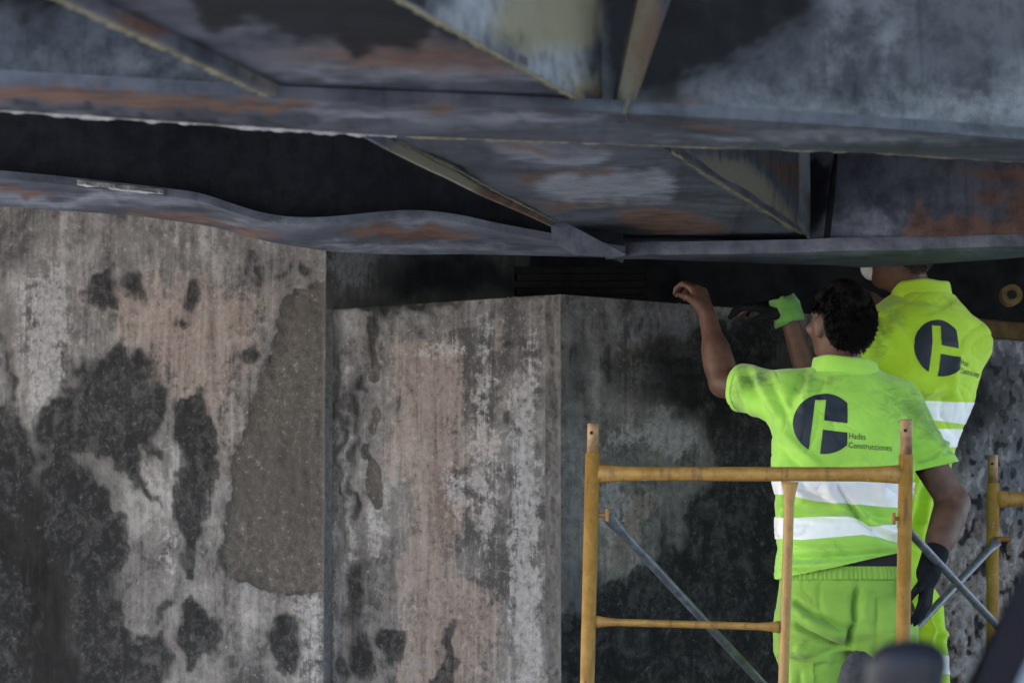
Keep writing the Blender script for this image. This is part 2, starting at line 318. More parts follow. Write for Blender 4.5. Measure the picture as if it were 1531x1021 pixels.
# face C
c8 = lambda pts: c4(pts, 2.545, (840, 620))
shC = dict(soot=[('p', c8([(-40, 720), (75, 700), (130, 640), (230, 600), (290, 545), (345, 500), (350, 420), (372, 360), (410, 330), (430, 480), (480, 330), (560, 130), (640, 0), (820, -120), (900, 100), (1380, 60), (1450, 250), (1500, 420), (1430, 600), (1440, 1200), (-40, 1200)])), ('e', 853, 524, 9, 14), ('e', 908, 545, 20, 42), ('e', 998, 684, 5, 8), ('e', 1110, 640, 60, 90), ('e', 1130, 520, 45, 50), ('e', 1060, 520, 40, 40), ('e', 920, 600, 5, 7), ('e', 960, 480, 30, 14)], soot_soft=26,
  blue=[('p', [(838, 440), (880, 440), (868, 700), (880, 1021), (838, 1021)]), ('e', 1000, 480, 120, 30), ('p', [(1430, 500), (1800, 480), (1800, 860), (1440, 760)]), ('e', 1130, 900, 40, 60)], blue_soft=34,
  warm=[('p', [(925, 480), (945, 480), (960, 600), (930, 640)]), ('p', [(900, 780), (960, 720), (985, 740), (960, 830), (900, 860)]), ('p', [(1400, 830), (1480, 780), (1800, 830), (1800, 1100), (1400, 1100)])], warm_soft=36,
  pale=[('e', 930, 480, 8, 30), ('e', 940, 655, 50, 14), ('p', [(890, 720), (930, 700), (950, 760), (900, 850)]), ('e', 1000, 560, 90, 26), ('e', 1080, 460, 60, 16), ('e', 1000, 650, 50, 40)], pale_soft=30,
  smoke=[('p', [(838, 430), (1800, 470), (1800, 500), (838, 460)]), ('e', 1330, 600, 240, 120), ('e', 1060, 560, 190, 90), ('e', 860, 560, 30, 120), ('e', 860, 950, 40, 160)], smoke_soft=60)
def rel_C(A, W, S, Z, L):
    q = field(np.stack([KC[0] + DC[0] * S, KC[1] + DC[1] * S, Z], 1), [('p', [(1400, 850), (1455, 760), (1480, 790), (1800, 850), (1800, 1150), (1400, 1150)])], 20)
    m = np.clip(q + .3 * fbm(W * 12, 8), 0, 1); n = .75 * vnoise(W * np.array([21, 1, 17]) + .8 * vnoise(W * 30, 48)[:, None], 41) + .6 * vnoise(W * np.array([55, 1, 42]), 42) + .3 * vnoise(W * 110, 43) + .25 * vnoise(W * 6, 44)
    A['soot'][:] = A['soot'] - .45 * np.clip(.55 + 1.0 * fbm(W * np.array([3.2, 1, 2.2]), 19, 3), 0, 1)
    q2 = field(np.stack([KC[0] + DC[0] * S, KC[1] + DC[1] * S, Z], 1), [('p', [(1425, 500), (1800, 480), (1800, 900), (1425, 800)])], 20)
    n2 = .7 * vnoise(W * np.array([60, 1, 45]), 51) + .5 * vnoise(W * np.array([26, 1, 20]), 52)
    A['pale'][:] = np.maximum(A['pale'], np.where(q2 > 0, np.clip((n2 - .42) * 5, -1, .8), -1))
    A['soot'][:] = np.where(m > .2, np.clip((-n - .5) * 3, -1, 1), A['soot']); A['warm'][:] = np.where(m > .2, .9, A['warm']); A['smoke'][:] = np.where(m > .1, 0, A['smoke'])
    A['soot'][:] = np.where((q2 > .2) & (m <= .2), np.clip((-n2 - .35) * 3, -1, .8), A['soot'])
    A['pale'][:] = np.where(m > .2, np.clip(n * 2.2 + .25, -1, 1), A['pale']); A['blue'][:] = np.where(m > .2, -1, A['blue'])
    return m * (.016 * n - .010) - .0025 * np.clip(A['soot'], 0, 1)
panel('pedestal_front_face', np.r_[KC[:2], 0], DC, 5.0, 0, LEDGE, NC, .0095, shC, M_CONC2, rel_C, 30)
# bearing ledge (top of the pedestal) and the soot-black back wall of the recess
Q = [KB, KC, KC + DC * 5.0, KC + DC * 5.0 + UP * 0 + np.array([-.9, 3, 0]), KB + DB * LB - NB * 3.0, KB + DB * LB]
Q = [np.r_[q[:2], LEDGE] for q in Q]
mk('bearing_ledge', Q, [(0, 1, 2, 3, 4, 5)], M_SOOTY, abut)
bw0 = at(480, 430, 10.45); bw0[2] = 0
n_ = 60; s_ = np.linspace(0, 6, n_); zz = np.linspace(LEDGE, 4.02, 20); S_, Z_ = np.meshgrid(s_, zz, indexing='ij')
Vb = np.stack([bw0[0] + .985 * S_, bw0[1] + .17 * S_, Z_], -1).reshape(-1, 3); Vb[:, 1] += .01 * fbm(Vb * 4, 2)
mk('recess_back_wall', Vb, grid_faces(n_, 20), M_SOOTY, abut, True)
# small rubble and peeled lumps along the ledge edge
Mrub = plain('rubble', (.16, .155, .15), .9, 0, .4, 60)
rub = []
for i in range(30):
    t = random.random(); p = KB + DB * LB * t if random.random() < .55 else KC + DC * (1.0 * t)
    p = p + np.array([0, .02 + .06 * random.random(), 0]); r = .0015 + .004 * random.random() ** 2
    v, f = box(p + UP * r * .6, (r * 2, r * 2, r * 1.2)); v = v + RNG.normal(0, r * .25, v.shape); rub.append((v, f))
V, F = join(*rub); tag(mk('ledge_rubble', V, F, Mrub, org=np.r_[K[:2], LEDGE]), 'small loose crumbs of concrete along the dark bearing ledge', 'rubble', kind='stuff')

# ------------------------------------------------------------------ steelwork
def slab(front, rear, th, nv, d, name, m, parent, warp=None, soft=22):
    front = np.asarray(front, float); rear = np.asarray(rear, float); nu = len(front); rows = []
    for j in range(nv):
        t = j / (nv - 1); rows.append(front * (1 - t) + rear * t)
    B = np.stack(rows, 1)                                        # nu, nv, 3 underside
    if warp is not None: B = B + warp(B)
    T = B[:, ::-1] + np.array([0, 0, th]); G = np.concatenate([B, T], 1); n2 = 2 * nv
    V = G.reshape(-1, 3); F = []
    for i in range(nu - 1):
        for j in range(n2):
            a = i * n2 + j; b = i * n2 + (j + 1) % n2; F.append((a, b, b + n2, a + n2))
    F.append(tuple(range(n2))[::-1]); F.append(tuple((nu - 1) * n2 + k for k in range(n2)))
    return mk(name, V, F, m, parent, False, steel_attrs(V, d, soft), vec=V * np.array([.6, 1, 1]))
def web(name, a, b, z0, z1, d, m, parent, th=.014, buck=.006, seed=1, nu=110, nv=60, z0b=None, soft=22):
    a = np.asarray(a, float); b = np.asarray(b, float); D = unit(np.r_[(b - a)[:2], 0]); N = np.array([D[1], -D[0], 0]); L = np.linalg.norm((b - a)[:2])
    s = np.linspace(0, L, nu); t = np.linspace(0, 1, nv); S, T = np.meshgrid(s, t, indexing='ij')
    zb = z0(S / L) if callable(z0) else z0 + ((z0b if z0b is not None else z0) - z0) * S / L; Z = zb + (z1 - zb) * T
    P = np.stack([a[0] + D[0] * S, a[1] + D[1] * S, Z], -1).reshape(-1, 3)
    W = np.stack([S.ravel() + seed * 3, np.zeros(S.size), Z.ravel()], 1); P = P + N * (buck * fbm(W * 3, seed))[:, None]
    V = np.concatenate([P, P - N * th]); n = len(P); Fg = grid_faces(nu, nv); F = [tuple(f) for f in Fg] + [tuple(q[::-1] + n) for q in Fg]
    def strip(idx): 
        for i in range(len(idx) - 1): F.append((idx[i + 1], idx[i], idx[i] + n, idx[i + 1] + n))
    I = np.arange(n).reshape(nu, nv); strip(list(I[:, 0])[::-1]); strip(list(I[:, -1])); strip(list(I[0])); strip(list(I[-1])[::-1])
    A = steel_attrs(V, d, soft)
    return mk(name, V, F, m, parent, False, A, vec=np.concatenate([W, W]))
ZT = 4.0
E = np.array([.292, .956, 0])
# --- near girder (right across the top of the view)
def lerp_px(pts, n):
    pts = np.asarray(pts, float); x = np.linspace(pts[0, 0], pts[-1, 0], n); return np.stack([x, np.interp(x, pts[:, 0], pts[:, 1])], 1)
ZF = 2.80
near = thing('steel_girder', (0, 6.5, ZF), 'scorched near steel girder crossing the whole top of the picture with flaking bottom flange', 'girder', 'fire damaged bridge girders')
fr = lerp_px([(-800, 86), (-250, 112), (0, 124), (430, 148), (880, 166), (1250, 187), (1531, 208), (1800, 228), (2700, 296)], 260); re = lerp_px([(-800, 114), (-250, 150), (0, 166), (560, 203), (1000, 219), (1300, 229), (1531, 243), (1800, 259), (2700, 325)], 260)
dF1 = dict(rust=[('p', [(-250, 128), (0, 128), (440, 150), (480, 168), (300, 165), (0, 148), (-250, 140)]), ('e', 660, 165, 20, 6), ('e', 1050, 188, 40, 5)], rust_soft=9, pale=[('e', 560, 172, 110, 10), ('e', 1250, 205, 260, 9), ('e', 780, 178, 120, 8)], pale_soft=12, smoke=[('p', [(560, 190), (1531, 222), (1531, 236), (560, 200)]), ('p', [(-250, 145), (300, 163), (560, 192), (560, 204), (-250, 166)])], smoke_soft=16)
slab([on_z(x, y, ZF) for x, y in fr], [on_z(x, y, ZF) for x, y in re], .028, 16, dF1, 'bottom_flange', M_STEEL, near)
w1a = on_z(-250, 132, ZF) + np.array([0, .10, 0]); w1b = on_z(1800, 240, ZF) + np.array([0, .05, 0]); w1a, w1b = w1a - (w1b - w1a) * .22, w1b + (w1b - w1a) * .4
dW1 = dict(smoke=[('p', [(-250, -90), (500, -90), (420, 70), (160, 45), (-250, 30)]), ('p', [(880, -150), (1260, -150), (1230, 40), (1150, 110), (1010, 160), (880, 190)]), ('e', 480, 30, 250, 70)], smoke_soft=48, pale=[('p', [(1010, 170), (1060, 140), (1250, 150), (1500, 120), (1600, 60), (1700, 230), (1010, 190)]), ('e', 1255, 55, 9, 45, .2), ('e', 1320, 45, 10, 25), ('e', 200, 105, 170, 25)], pale_soft=60, rust=[('e', 1010, 160, 40, 12), ('e', 700, 60, 90, 25)], rust_soft=26)
web('web', w1a, w1b, ZF + .026, ZT, dW1, M_STEEL, near, .014, .010, 1, 280, 80)
# weld beads along flange and a flaking paint edge on its far lip
Mweld = plain('weld_bead', (.17, .15, .12), .7, 0, .4, 90, .002)
pts = [on_z(x, y, ZF) + np.array([0, 0.0, .004]) for x, y in re]
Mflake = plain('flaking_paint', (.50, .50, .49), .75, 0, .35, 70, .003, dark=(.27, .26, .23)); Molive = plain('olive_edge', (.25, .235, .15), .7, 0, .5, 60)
def flakes(name, path, x0, x1, hmin, hmax, m, parent, step=.004, seed=3):
    r = np.random.default_rng(seed); V = []; F = []; n = 0; path = np.asarray(path)
    px = proj(path)[:, 0]; path = path[(px >= x0) & (px <= x1)]
    d = np.r_[0, np.cumsum(np.linalg.norm(np.diff(path, axis=0), axis=1))]; ns = int(d[-1] / step); s = np.linspace(0, d[-1], ns)
    C = np.stack([np.interp(s, d, path[:, k]) for k in range(3)], 1); tan = unit(path[-1] - path[0]); out = np.array([tan[1], -tan[0], 0])
    q = np.stack([s * 26, s * 0, s * 0], 1); lo = hmin + (hmax - hmin) * np.clip(.5 + .9 * fbm(q, seed, 5), 0, 1); hi = hmin + (hmax - hmin) * np.clip(.45 + 1.1 * fbm(q * 1.7, seed + 9, 3), 0, 1)
    th = .003 + .004 * np.clip(.5 + fbm(q * 1.3, seed + 5), 0, 1)
    for i in range(ns):
        V += [C[i] + out * .002 - UP * lo[i] * .55, C[i] + out * (th[i] + .004) - UP * lo[i] * .2, C[i] + out * (th[i] + hi[i] * 1.6) + UP * .0005 - UP * .004, C[i] + UP * .012]
    for i in range(ns - 1):
        for k in range(4):
            a = i * 4 + k; b = i * 4 + (k + 1) % 4; F.append((a, b, b + 4, a + 4))
    F += [(3, 2, 1, 0), tuple((ns - 1) * 4 + k for k in range(4))]
    return mk(name, V, F, m, parent)
flakes('peeling_edge', pts, -240, 600, .010, .021, Mflake, near); flakes('olive_bead', pts, 601, 1800, .008, .014, Molive, near, seed=8)  # to the right, a thin olive bead along the rear edge
V, F = tube([on_z(x, y, ZF) + np.array([0, .05 + .02, .027]) for x, y in fr], [.007] * len(fr), 8); mk('weld_bead', V, F, Mweld, near)
# stiffener bar standing on the near girder's web (brown strip)
pS = on_z(918, 172, ZF); Nw = unit(np.cross(w1b - w1a, UP)); Nw = Nw if Nw[1] < 0 else -Nw
dS = dict(olive=[('p', [(955, -150), (1030, -150), (950, 190), (915, 190)])], olive_soft=14, rust=[('e', 970, 40, 26, 90)], rust_soft=30, smoke=[('e', 935, 160, 20, 40)], smoke_shade_base=.22)
def plank_plate(name, base, dirv, width, th, z0, z1, d, m, parent, taper=0):
    a = np.asarray(base, float); b = a + np.asarray(dirv) * width
    return web(name, a, b, z0, z1, d, m, parent, th, .001, 3, 24, 40)
sb0, sb1, st0, st1 = at(918, 170, 6.38), at(936, 170, 6.34), at(958, -20, 6.38), at(1002, -20, 6.34)
kx = lambda a, b: a + (b - a) * ((ZT - a[2]) / (b[2] - a[2])); sb = [kx(sb0, st0) * t_ + sb0 * (1 - t_) for t_ in np.linspace(0, 1, 60)]; sc_ = [kx(sb1, st1) * t_ + sb1 * (1 - t_) for t_ in np.linspace(0, 1, 60)]
V = np.array([q for a, b in zip(sb, sc_) for q in (a, b, b + np.array([.01, .12, 0]), a + np.array([-.01, .12, 0]))]); F = [(i * 4 + k, i * 4 + (k + 1) % 4, i * 4 + 4 + (k + 1) % 4, i * 4 + 4 + k) for i in range(59) for k in range(4)]
mk('stiffener', V, F, M_STEEL, near, False, steel_attrs(V, dS), vec=V)
# --- cross beam on this side of the near girder
def px_line(p, q, n, z): return [on_z(p[0] + (q[0] - p[0]) * i / (n - 1), p[1] + (q[1] - p[1]) * i / (n - 1), z) for i in range(n)]
n1 = thing('cross_beam', on_z(600, 60, ZF), 'blurred near cross beam at top left running up towards the viewer', 'beam', 'skewed cross beams')
ext = lambda p, q, k: (q[0] + (p[0] - q[0]) * k, q[1] + (p[1] - q[1]) * k)
A1, B1 = (430, 138), (140, 0); A2, B2 = (900, 164), (610, 0)
dP1 = dict(smoke=[('p', [(140, -200), (960, -200), (900, 110), (700, 75), (560, 85), (430, 75), (300, 40)]), ('p', [(430, 128), (880, 150), (880, 175), (430, 150)])], smoke_soft=50, rust=[('e', 640, 85, 150, 22)], rust_soft=34, pale=[('e', 600, 112, 200, 12)], pale_soft=20)  # second dark polygon paints the gap's shade onto the plate's end
dP1['smoke_soft'] = 26
Z1 = ZF + .032
slab(px_line(A1, ext(B1, A1, 1.7), 40, Z1), px_line(A2, ext(B2, A2, 1.7), 40, Z1), .02, 30, dP1, 'bottom_plate', M_STEEL, n1)
dL = dict(olive=[('p', [(100, -100), (200, -100), (460, 150), (420, 150)])], olive_soft=30, rust=[('e', 220, 30, 40, 20)], smoke=[])
la, lb = on_z(*A1, Z1), on_z(*ext(B1, A1, 1.7), Z1)
web('edge_lip', la + np.array([.004, 0, 0]), lb + np.array([.004, 0, 0]), Z1 - .028, Z1 - .001, dL, M_STEEL, n1, .012, .002, 5, 60, 4)
dT1 = dict(pale=[('e', 830, 105, 60, 30), ('e', 700, 20, 50, 60, .6)], pale_soft=40, olive=[('p', [(840, 110), (915, 110), (900, 175), (860, 160)]), ('e', 820, 30, 100, 60)], olive_soft=40, rust=[('e', 880, 145, 25, 14)], rust_soft=16, smoke=[('e', 760, 60, 40, 30)], smoke_soft=60)
ta, tb = on_z(*A2, Z1), on_z(*ext(B2, A2, 1.7), Z1)
web('side_web', tb, ta, Z1 - .004, ZT, dT1, M_STEEL, n1, .012, .004, 6, 80, 60)
# --- cross beam beyond the near girder
ZP = 2.832
n2_ = thing('cross_beam', on_z(900, 300, ZP), 'pale scorched cross beam with rust and white patches above the chamfered corner', 'beam', 'skewed cross beams')
Pl = [(545, 188), (580, 206), (680, 254), (735, 285), (820, 328), (880, 357), (936, 382)]; Pr = [(960, 200), (1010, 230), (1080, 275), (1150, 319), (1180, 338), (1200, 350), (1216, 362)]
tt = np.linspace(0, 1, 90)
def rs(P):
    P = np.asarray(P, float); d = np.r_[0, np.cumsum(np.linalg.norm(np.diff(P, axis=0), axis=1))]; d /= d[-1]
    return [on_z(np.interp(t, d, P[:, 0]), np.interp(t, d, P[:, 1]), ZP) for t in tt]
dP = dict(pale=[('p', [(715, 212), (910, 224), (905, 240), (870, 252), (790, 248), (740, 232)]), ('p', [(800, 270), (850, 255), (980, 248), (1010, 270), (1010, 295), (960, 308), (860, 305), (800, 290)])], pale_soft=15, rust=[('p', [(920, 320), (990, 305), (1070, 330), (1090, 345), (1000, 350), (940, 345)]), ('e', 780, 226, 45, 5, .1), ('p', [(770, 262), (880, 250), (905, 258), (850, 262), (790, 274)]), ('e', 850, 306, 60, 6), ('e', 905, 258, 16, 8)], rust_soft=12, smoke=[('p', [(590, 205), (720, 212), (740, 240), (800, 300), (900, 345), (1200, 355), (1200, 370), (930, 380), (760, 300)]), ('p', [(920, 226), (1010, 232), (1090, 285), (1030, 262), (930, 240)])], smoke_soft=60)
pl, pr = rs(Pl), rs(Pr)
slab(pl, pr, .02, 50, dP, 'bottom_plate', M_STEEL, n2_, lambda B: np.stack([0 * B[..., 0], 0 * B[..., 0], .006 * fbm(B * np.array([3, 3, 0]), 12)], -1))
# warped lip hanging from the left edge of the plate
sl_ = np.asarray(pl); V = []; F = []
for i, p in enumerate(sl_):
    t = i / (len(sl_) - 1); h = .020 + .006 * math.sin(t * 7) ; wv = .012 * math.sin(t * 9 + 1) * t
    V += [p + np.array([-.016 + wv, 0, .024]), p + np.array([-.018 + wv, 0, -h]), p + np.array([-.004 + wv, 0, -h - .002]), p + np.array([.002 + wv, 0, .0])]
    if i:
        for k in range(4):
            a = (i - 1) * 4 + k; b = (i - 1) * 4 + (k + 1) % 4; F.append((a, b, b + 4, a + 4))
V = np.array(V); F += [(3, 2, 1, 0), tuple(len(V) - 4 + k for k in range(4))]
mk('edge_lip', V, F, M_STEEL, n2_, False, steel_attrs(V, dict(rust=[('e', 770, 305, 60, 30, .45)], rust_soft=10, olive=[('e', 660, 245, 90, 30, .45)], olive_soft=12, pale=[('e', 890, 360, 60, 30)])), vec=V)
flakes('olive_bead', [p + np.array([.006, 0, -.002]) for p in pl], 590, 940, .002, .006, Molive, n2_, .006, 14)
dT = dict(olive=[('p', [(1005, 225), (1110, 235), (1225, 360), (1190, 350)])], olive_soft=30, rust=[('p', [(1130, 240), (1195, 240), (1195, 290), (1160, 270)])], rust_soft=20, smoke=[('p', [(1195, 235), (1260, 235), (1240, 370), (1205, 370)])], smoke_soft=22)  # olive wedge paints the lit left part of the web into its colour
web('side_web', pr[0], pr[-1], ZP - .004, ZT, dT, M_STEEL, n2_, .012, .003, 7, 90, 60)
flakes('edge_highlight', [p + np.array([-.002, 0, -.004]) for p in pr], 1000, 1225, .003, .006, Molive, n2_, .006, 31)  # these olive strips stand in for bright highlights along the plate edges
flakes('edge_highlight', [ta + (tb - ta) * q_ + np.array([-.002, 0, -.004]) for q_ in np.linspace(0, 1, 40)], 300, 905, .003, .007, Molive, n1, .006, 33)
flakes('edge_highlight', [la + (lb - la) * q_ + np.array([.004, 0, -.028]) for q_ in np.linspace(0, 1, 40)], -100, 440, .003, .008, Molive, n1, .006, 35)
# --- far girder on the right (bears on the pedestal)
ZG = 2.765
fg = thing('steel_girder', (1.0, 8.5, ZG), 'far girder at right with rust orange web and grey blue bottom flange over the workers', 'girder', 'fire damaged bridge girders')
ff = lerp_px([(905, 387), (960, 382), (1215, 377), (1400, 373), (1531, 368), (1950, 348), (2600, 318)], 170); fb = lerp_px([(905, 389), (960, 388), (1060, 391), (1190, 396), (1290, 399), (1400, 394), (1531, 386), (1950, 360), (2600, 328)], 170)
dF2 = dict(pale=[('p', [(940, 372), (1531, 352), (1531, 368), (1200, 382), (1000, 384)])], pale_soft=16, smoke=[('p', [(930, 384), (1100, 392), (1300, 402), (1000, 402)])], smoke_soft=22)
slab([on_z(x, y, ZG) for x, y in ff], [on_z(x, y, ZG) for x, y in fb], .040, 22, dF2, 'bottom_flange', M_STEEL, fg, lambda B: np.stack([0 * B[..., 0], 0 * B[..., 0], .004 * fbm(B * np.array([2.5, 2.5, 0]), 5)], -1))
wa = on_z(1214, 377, ZG) + np.array([0, .05, 0]); wb = on_z(1950, 348, ZG) + np.array([0, .05, 0]); wb = wb + (wb - wa) * .8
dW2 = dict(rust=[('p', [(1362, 290), (1375, 300), (1395, 330), (1430, 318), (1480, 335), (1531, 315), (1700, 300), (1700, 360), (1340, 362), (1352, 340)]), ('p', [(1420, 255), (1531, 250), (1700, 250), (1700, 280), (1500, 275)]), ('e', 1480, 295, 25, 16), ('e', 1540, 310, 40, 30)], rust_soft=15, smoke=[('p', [(1180, 235), (1262, 235), (1240, 370), (1180, 370)])], smoke_soft=20, pale=[('e', 1310, 340, 50, 30)], pale_soft=40)
web('web', wa, wb, ZG + .038, ZT, dW2, M_STEEL, fg, .016, .008, 11, 160, 60)
V, F = tube([at(1236, 362, wa[1] - .012), at(1250, 240, wa[1] - .012), at(1275, 60, wa[1] - .012)], [.011, .011, .011], 8); mk('weld_bead', V, F, M_SOOTY, fg)
# --- far girder on the left with the buckled bottom flange
lg = thing('steel_girder', (-.7, 8.4, 2.9), 'far girder at left with soot black web and buckled wavy bottom flange', 'girder', 'fire damaged bridge girders')
xs = np.linspace(-350, 935, 150)
yf = np.interp(xs, [-350, 0, 120, 250, 300, 350, 400, 450, 500, 560, 620, 680, 740, 800, 860, 935], [248, 267, 279, 294, 300, 318, 333, 338, 336, 329, 325, 331, 345, 356, 367, 381])
yb = np.interp(xs, [-350, 0, 200, 320, 400, 500, 600, 700, 860, 935], [290, 309, 322, 339, 362, 377, 381, 380, 384, 386])
ker = np.ones(7) / 7; sm = lambda a: np.convolve(np.pad(a, 3, 'edge'), ker, 'valid')
yf = sm(yf); yb = sm(yb)
xw = (xs - 765.5) / FPX
Yf = 8.50 + .28 * (xw * 8.4 - .2) ; Yb = Yf + .36 + 0 * xw
fp = [at(x, y, Y) for x, y, Y in zip(xs, yf, Yf)]; bp = [at(x, y, Y) for x, y, Y in zip(xs, yb, Yb)]
dF3 = dict(rust=[('p', [(505, 350), (560, 341), (640, 334), (690, 345), (715, 356), (640, 360), (540, 358)]), ('p', [(0, 276), (90, 283), (60, 290), (0, 288)]), ('p', [(180, 312), (300, 318), (350, 338), (420, 352), (380, 358), (320, 335), (200, 322)])], rust_soft=9, pale=[('e', 600, 372, 200, 6), ('e', 420, 336, 80, 5), ('e', 130, 298, 150, 8), ('e', 640, 329, 60, 4)], pale_soft=12)  # pale patches brighten the underside in place of light bounced from the ground
slab(fp, bp, .024, 24, dF3, 'bottom_flange', M_STEEL, lg)
wA = fp[0] + np.array([0, .14, 0]); wB = fp[-1] + np.array([0, .14, 0])
fz = np.array([p[2] for p in fp]); web('web', wA, wB, lambda t: np.interp(t, np.linspace(0, 1, len(fz)), fz) + .02, ZT, dict(smoke_shade_base=.82), M_STEEL, lg, .016, .012, 13, 120, 50)
# torn remnant of the paint lip at left
lipP = [at(x, y, Y) + np.array([0, -.006, .0]) for x, y, Y in zip(xs, yf, Yf)]
flakes('peeling_edge', [p + UP * .006 for p in lipP], 110, 252, .004, .012, Mflake, lg, .004, 22)
# knee plate joining the left flange and the cross beam
kp = [at(822, 320, 8.42), at(936, 381, 8.42), at(928, 384, 8.42), at(860, 382, 8.42), at(826, 360, 8.42)]
V = np.array(kp + [p + np.array([0, .012, 0]) for p in kp]); F = [(4, 3, 2, 1, 0), (5, 6, 7, 8, 9)] + [(i, (i + 1) % 5, (i + 1) % 5 + 5, i + 5) for i in range(5)]
mk('knee_plate', V, F, M_STEEL, lg, False, steel_attrs(V, dict()), vec=V)
# bearings on the ledge
Mrub2 = plain('sooty_rubber', (.007, .007, .0075), .9, 0, .6, 50, .002, .05)
def bearing(px, py, Y, label, w=.42, dp=.26):
    p = at(px, py, Y); p[2] = LEDGE; b = thing('bridge_bearing', p, label, 'bearing', 'bearings on the ledge'); hgt = ZG - LEDGE - .004
    for i in range(5):
        s = 1.0 if i % 2 == 0 else .975; v, f = box(p + np.array([random.uniform(-.006, .006), 0, .002 + hgt * (i + .5) / 5]), (w * s, dp * s, hgt / 5 - .0006)); v = v + RNG.normal(0, .0015, v.shape) * np.array([1, 1, .15])
        bevel(mk('steel_plate' if i % 2 == 0 else 'rubber_layer', v, f, Mrub2, b), .003)
bearing(868, 415, 9.12, 'soot black layered bearing between chamfered corner and the flange above it')

# bridge deck far overhead
Mdeck = plain('deck_soffit', (.10, .10, .10), .9, 0, .3, 3)
v, f = box((-.25, 8.6, 4.2), (14.5, 11.2, .36)); dk = mk('bridge_deck', v, f, Mdeck, org=np.array([0, 8.6, 4.02])); tag(dk, 'dark concrete deck slab over the girders above the picture', 'bridge deck', kind='structure')

# ------------------------------------------------------------------ scaffold
def scaffold_paint():
    t = NT('yellow_scaffold_paint'); v = t.obj(); n = t.noise(v, 22, 6, .7); g = t.noise(v, 140, 4, .6); l = t.noise(t.mapv(v, (30, 30, 5)), 1, 5, .7)
    c = t.mix(t.step(n, .3, .7), (.33, .165, .035), (.47, .26, .065)); c = t.mix(t.step(l, .52, .66, 0, .7), c, (.16, .085, .04))
    c = t.mix(t.step(g, .63, .70, 0, .85), c, (.07, .04, .025)); c = t.mix(t.step(t.noise(v, 15, 6, .78), .64, .67, 0, .85), c, (.55, .53, .48))
    return t.done(c, t.step(n, .2, .8, .34, .55), t.bump(g, .3, .002), 0, .5)
Myel = scaffold_paint(); Mgalv = plain('galvanised_steel', (.13, .14, .16), .45, .3, .5, 40, .001, dark=(.05, .05, .055)); Mhole = plain('hole_black', (.01, .008, .006), .9)
Mpin = plain('rusty_pin', (.30, .14, .04), .6, .2, .4, 80); Mspig = plain('worn_spigot', (.33, .19, .09), .5, .1, .45, 45, .001, dark=(.12, .06, .04))
def post(parent, top, spig, bot, r, rs, spigot=True):
    V, F = tube([spig, bot], [r, r], 24); p = mk('post', V, F, Myel, parent, True); p.data.polygons[-1].use_smooth = p.data.polygons[-2].use_smooth = False
    V, F = tube([spig, spig + (top - spig) * .004 / np.linalg.norm(top - spig)], [r * 1.0, r * .9], 24); 
    V, F = tube([top, top * .97 + spig * .03, spig - (top - spig) * .1], [rs * .93, rs, rs], 24); q = mk('spigot', V, F, Mspig, p, True)
    d = unit(top - spig); hp = spig + (top - spig) * .68 + np.array([-.3 * rs, -rs * .965, 0]); V, F = tube([hp + np.array([0, -.0015, 0]), hp + np.array([0, .004, 0])], [.0048, .0048], 12); mk('pin_hole', V, F, Mhole, p)
    return p
def bar(name, parent, a, b, r, flare=1.5, fl=.05, ends=(1, 1)):
    a = np.asarray(a, float); b = np.asarray(b, float); L = np.linalg.norm(b - a); st = [0, .35 * fl / L, fl / L, 2 * fl / L, .5, 1 - 2 * fl / L, 1 - fl / L, 1 - .35 * fl / L, 1]
    sh = [flare, flare * .93, 1 + (flare - 1) * .35, 1, 1, 1, 1 + (flare - 1) * .35, flare * .93, flare]
    sh = [1 + (x - 1) * (ends[0] if i < 4 else ends[1]) for i, x in enumerate(sh)]
    V, F = tube([a + (b - a) * t for t in st], [r] * 9, 20, [(x, 1 / x ** .8) for x in sh]); return mk(name, V, F, Myel, parent, True)
YS = 8.1
sf = thing('scaffolding', at(1118, 900, YS) * np.array([1, 1, 0]), 'yellow tubular scaffold frame with two crossbars in front of the nearer worker', 'scaffold', 'scaffold frames')
def down(top, bot, zz=0.0):
    d = bot - top; return top + d * ((zz - top[2]) / d[2])
tL, bL = at(887, 633, YS), at(878, 1021, YS); tR, bR = at(1355.5, 627, YS), at(1350, 965, YS)
post(sf, tL, at(886, 678, YS), down(tL, bL), .0205, .0165); post(sf, tR, at(1354.5, 680, YS), down(tR, bR), .0205, .0175)
bar('top_bar', sf, at(893, 708, YS), at(1347, 709, YS), .0205, 1.35, .06)
iT, iB = at(1181, 720, YS), at(1171, 1021, YS)
iE = down(iT, iB, .25); bar('inner_post', sf, iT, iE, .0145, 1.7, .03, (1, 0))
bar('middle_bar', sf, at(890, 929, YS), at(1166, 937, YS), .0105, 1.7, .03); lo = down(tL, bL, .25); bar('lower_bar', sf, lo, down(tR, bR, .25), .0205, 1.2, .05)
for a, zz in ((tL, 1), (tR, 1)):
    p = down(a, bL if a is tL else bR); v, f = box(p + UP * .004, (.12, .12, .008)); mk('foot_plate', v, f, Mgalv, sf)
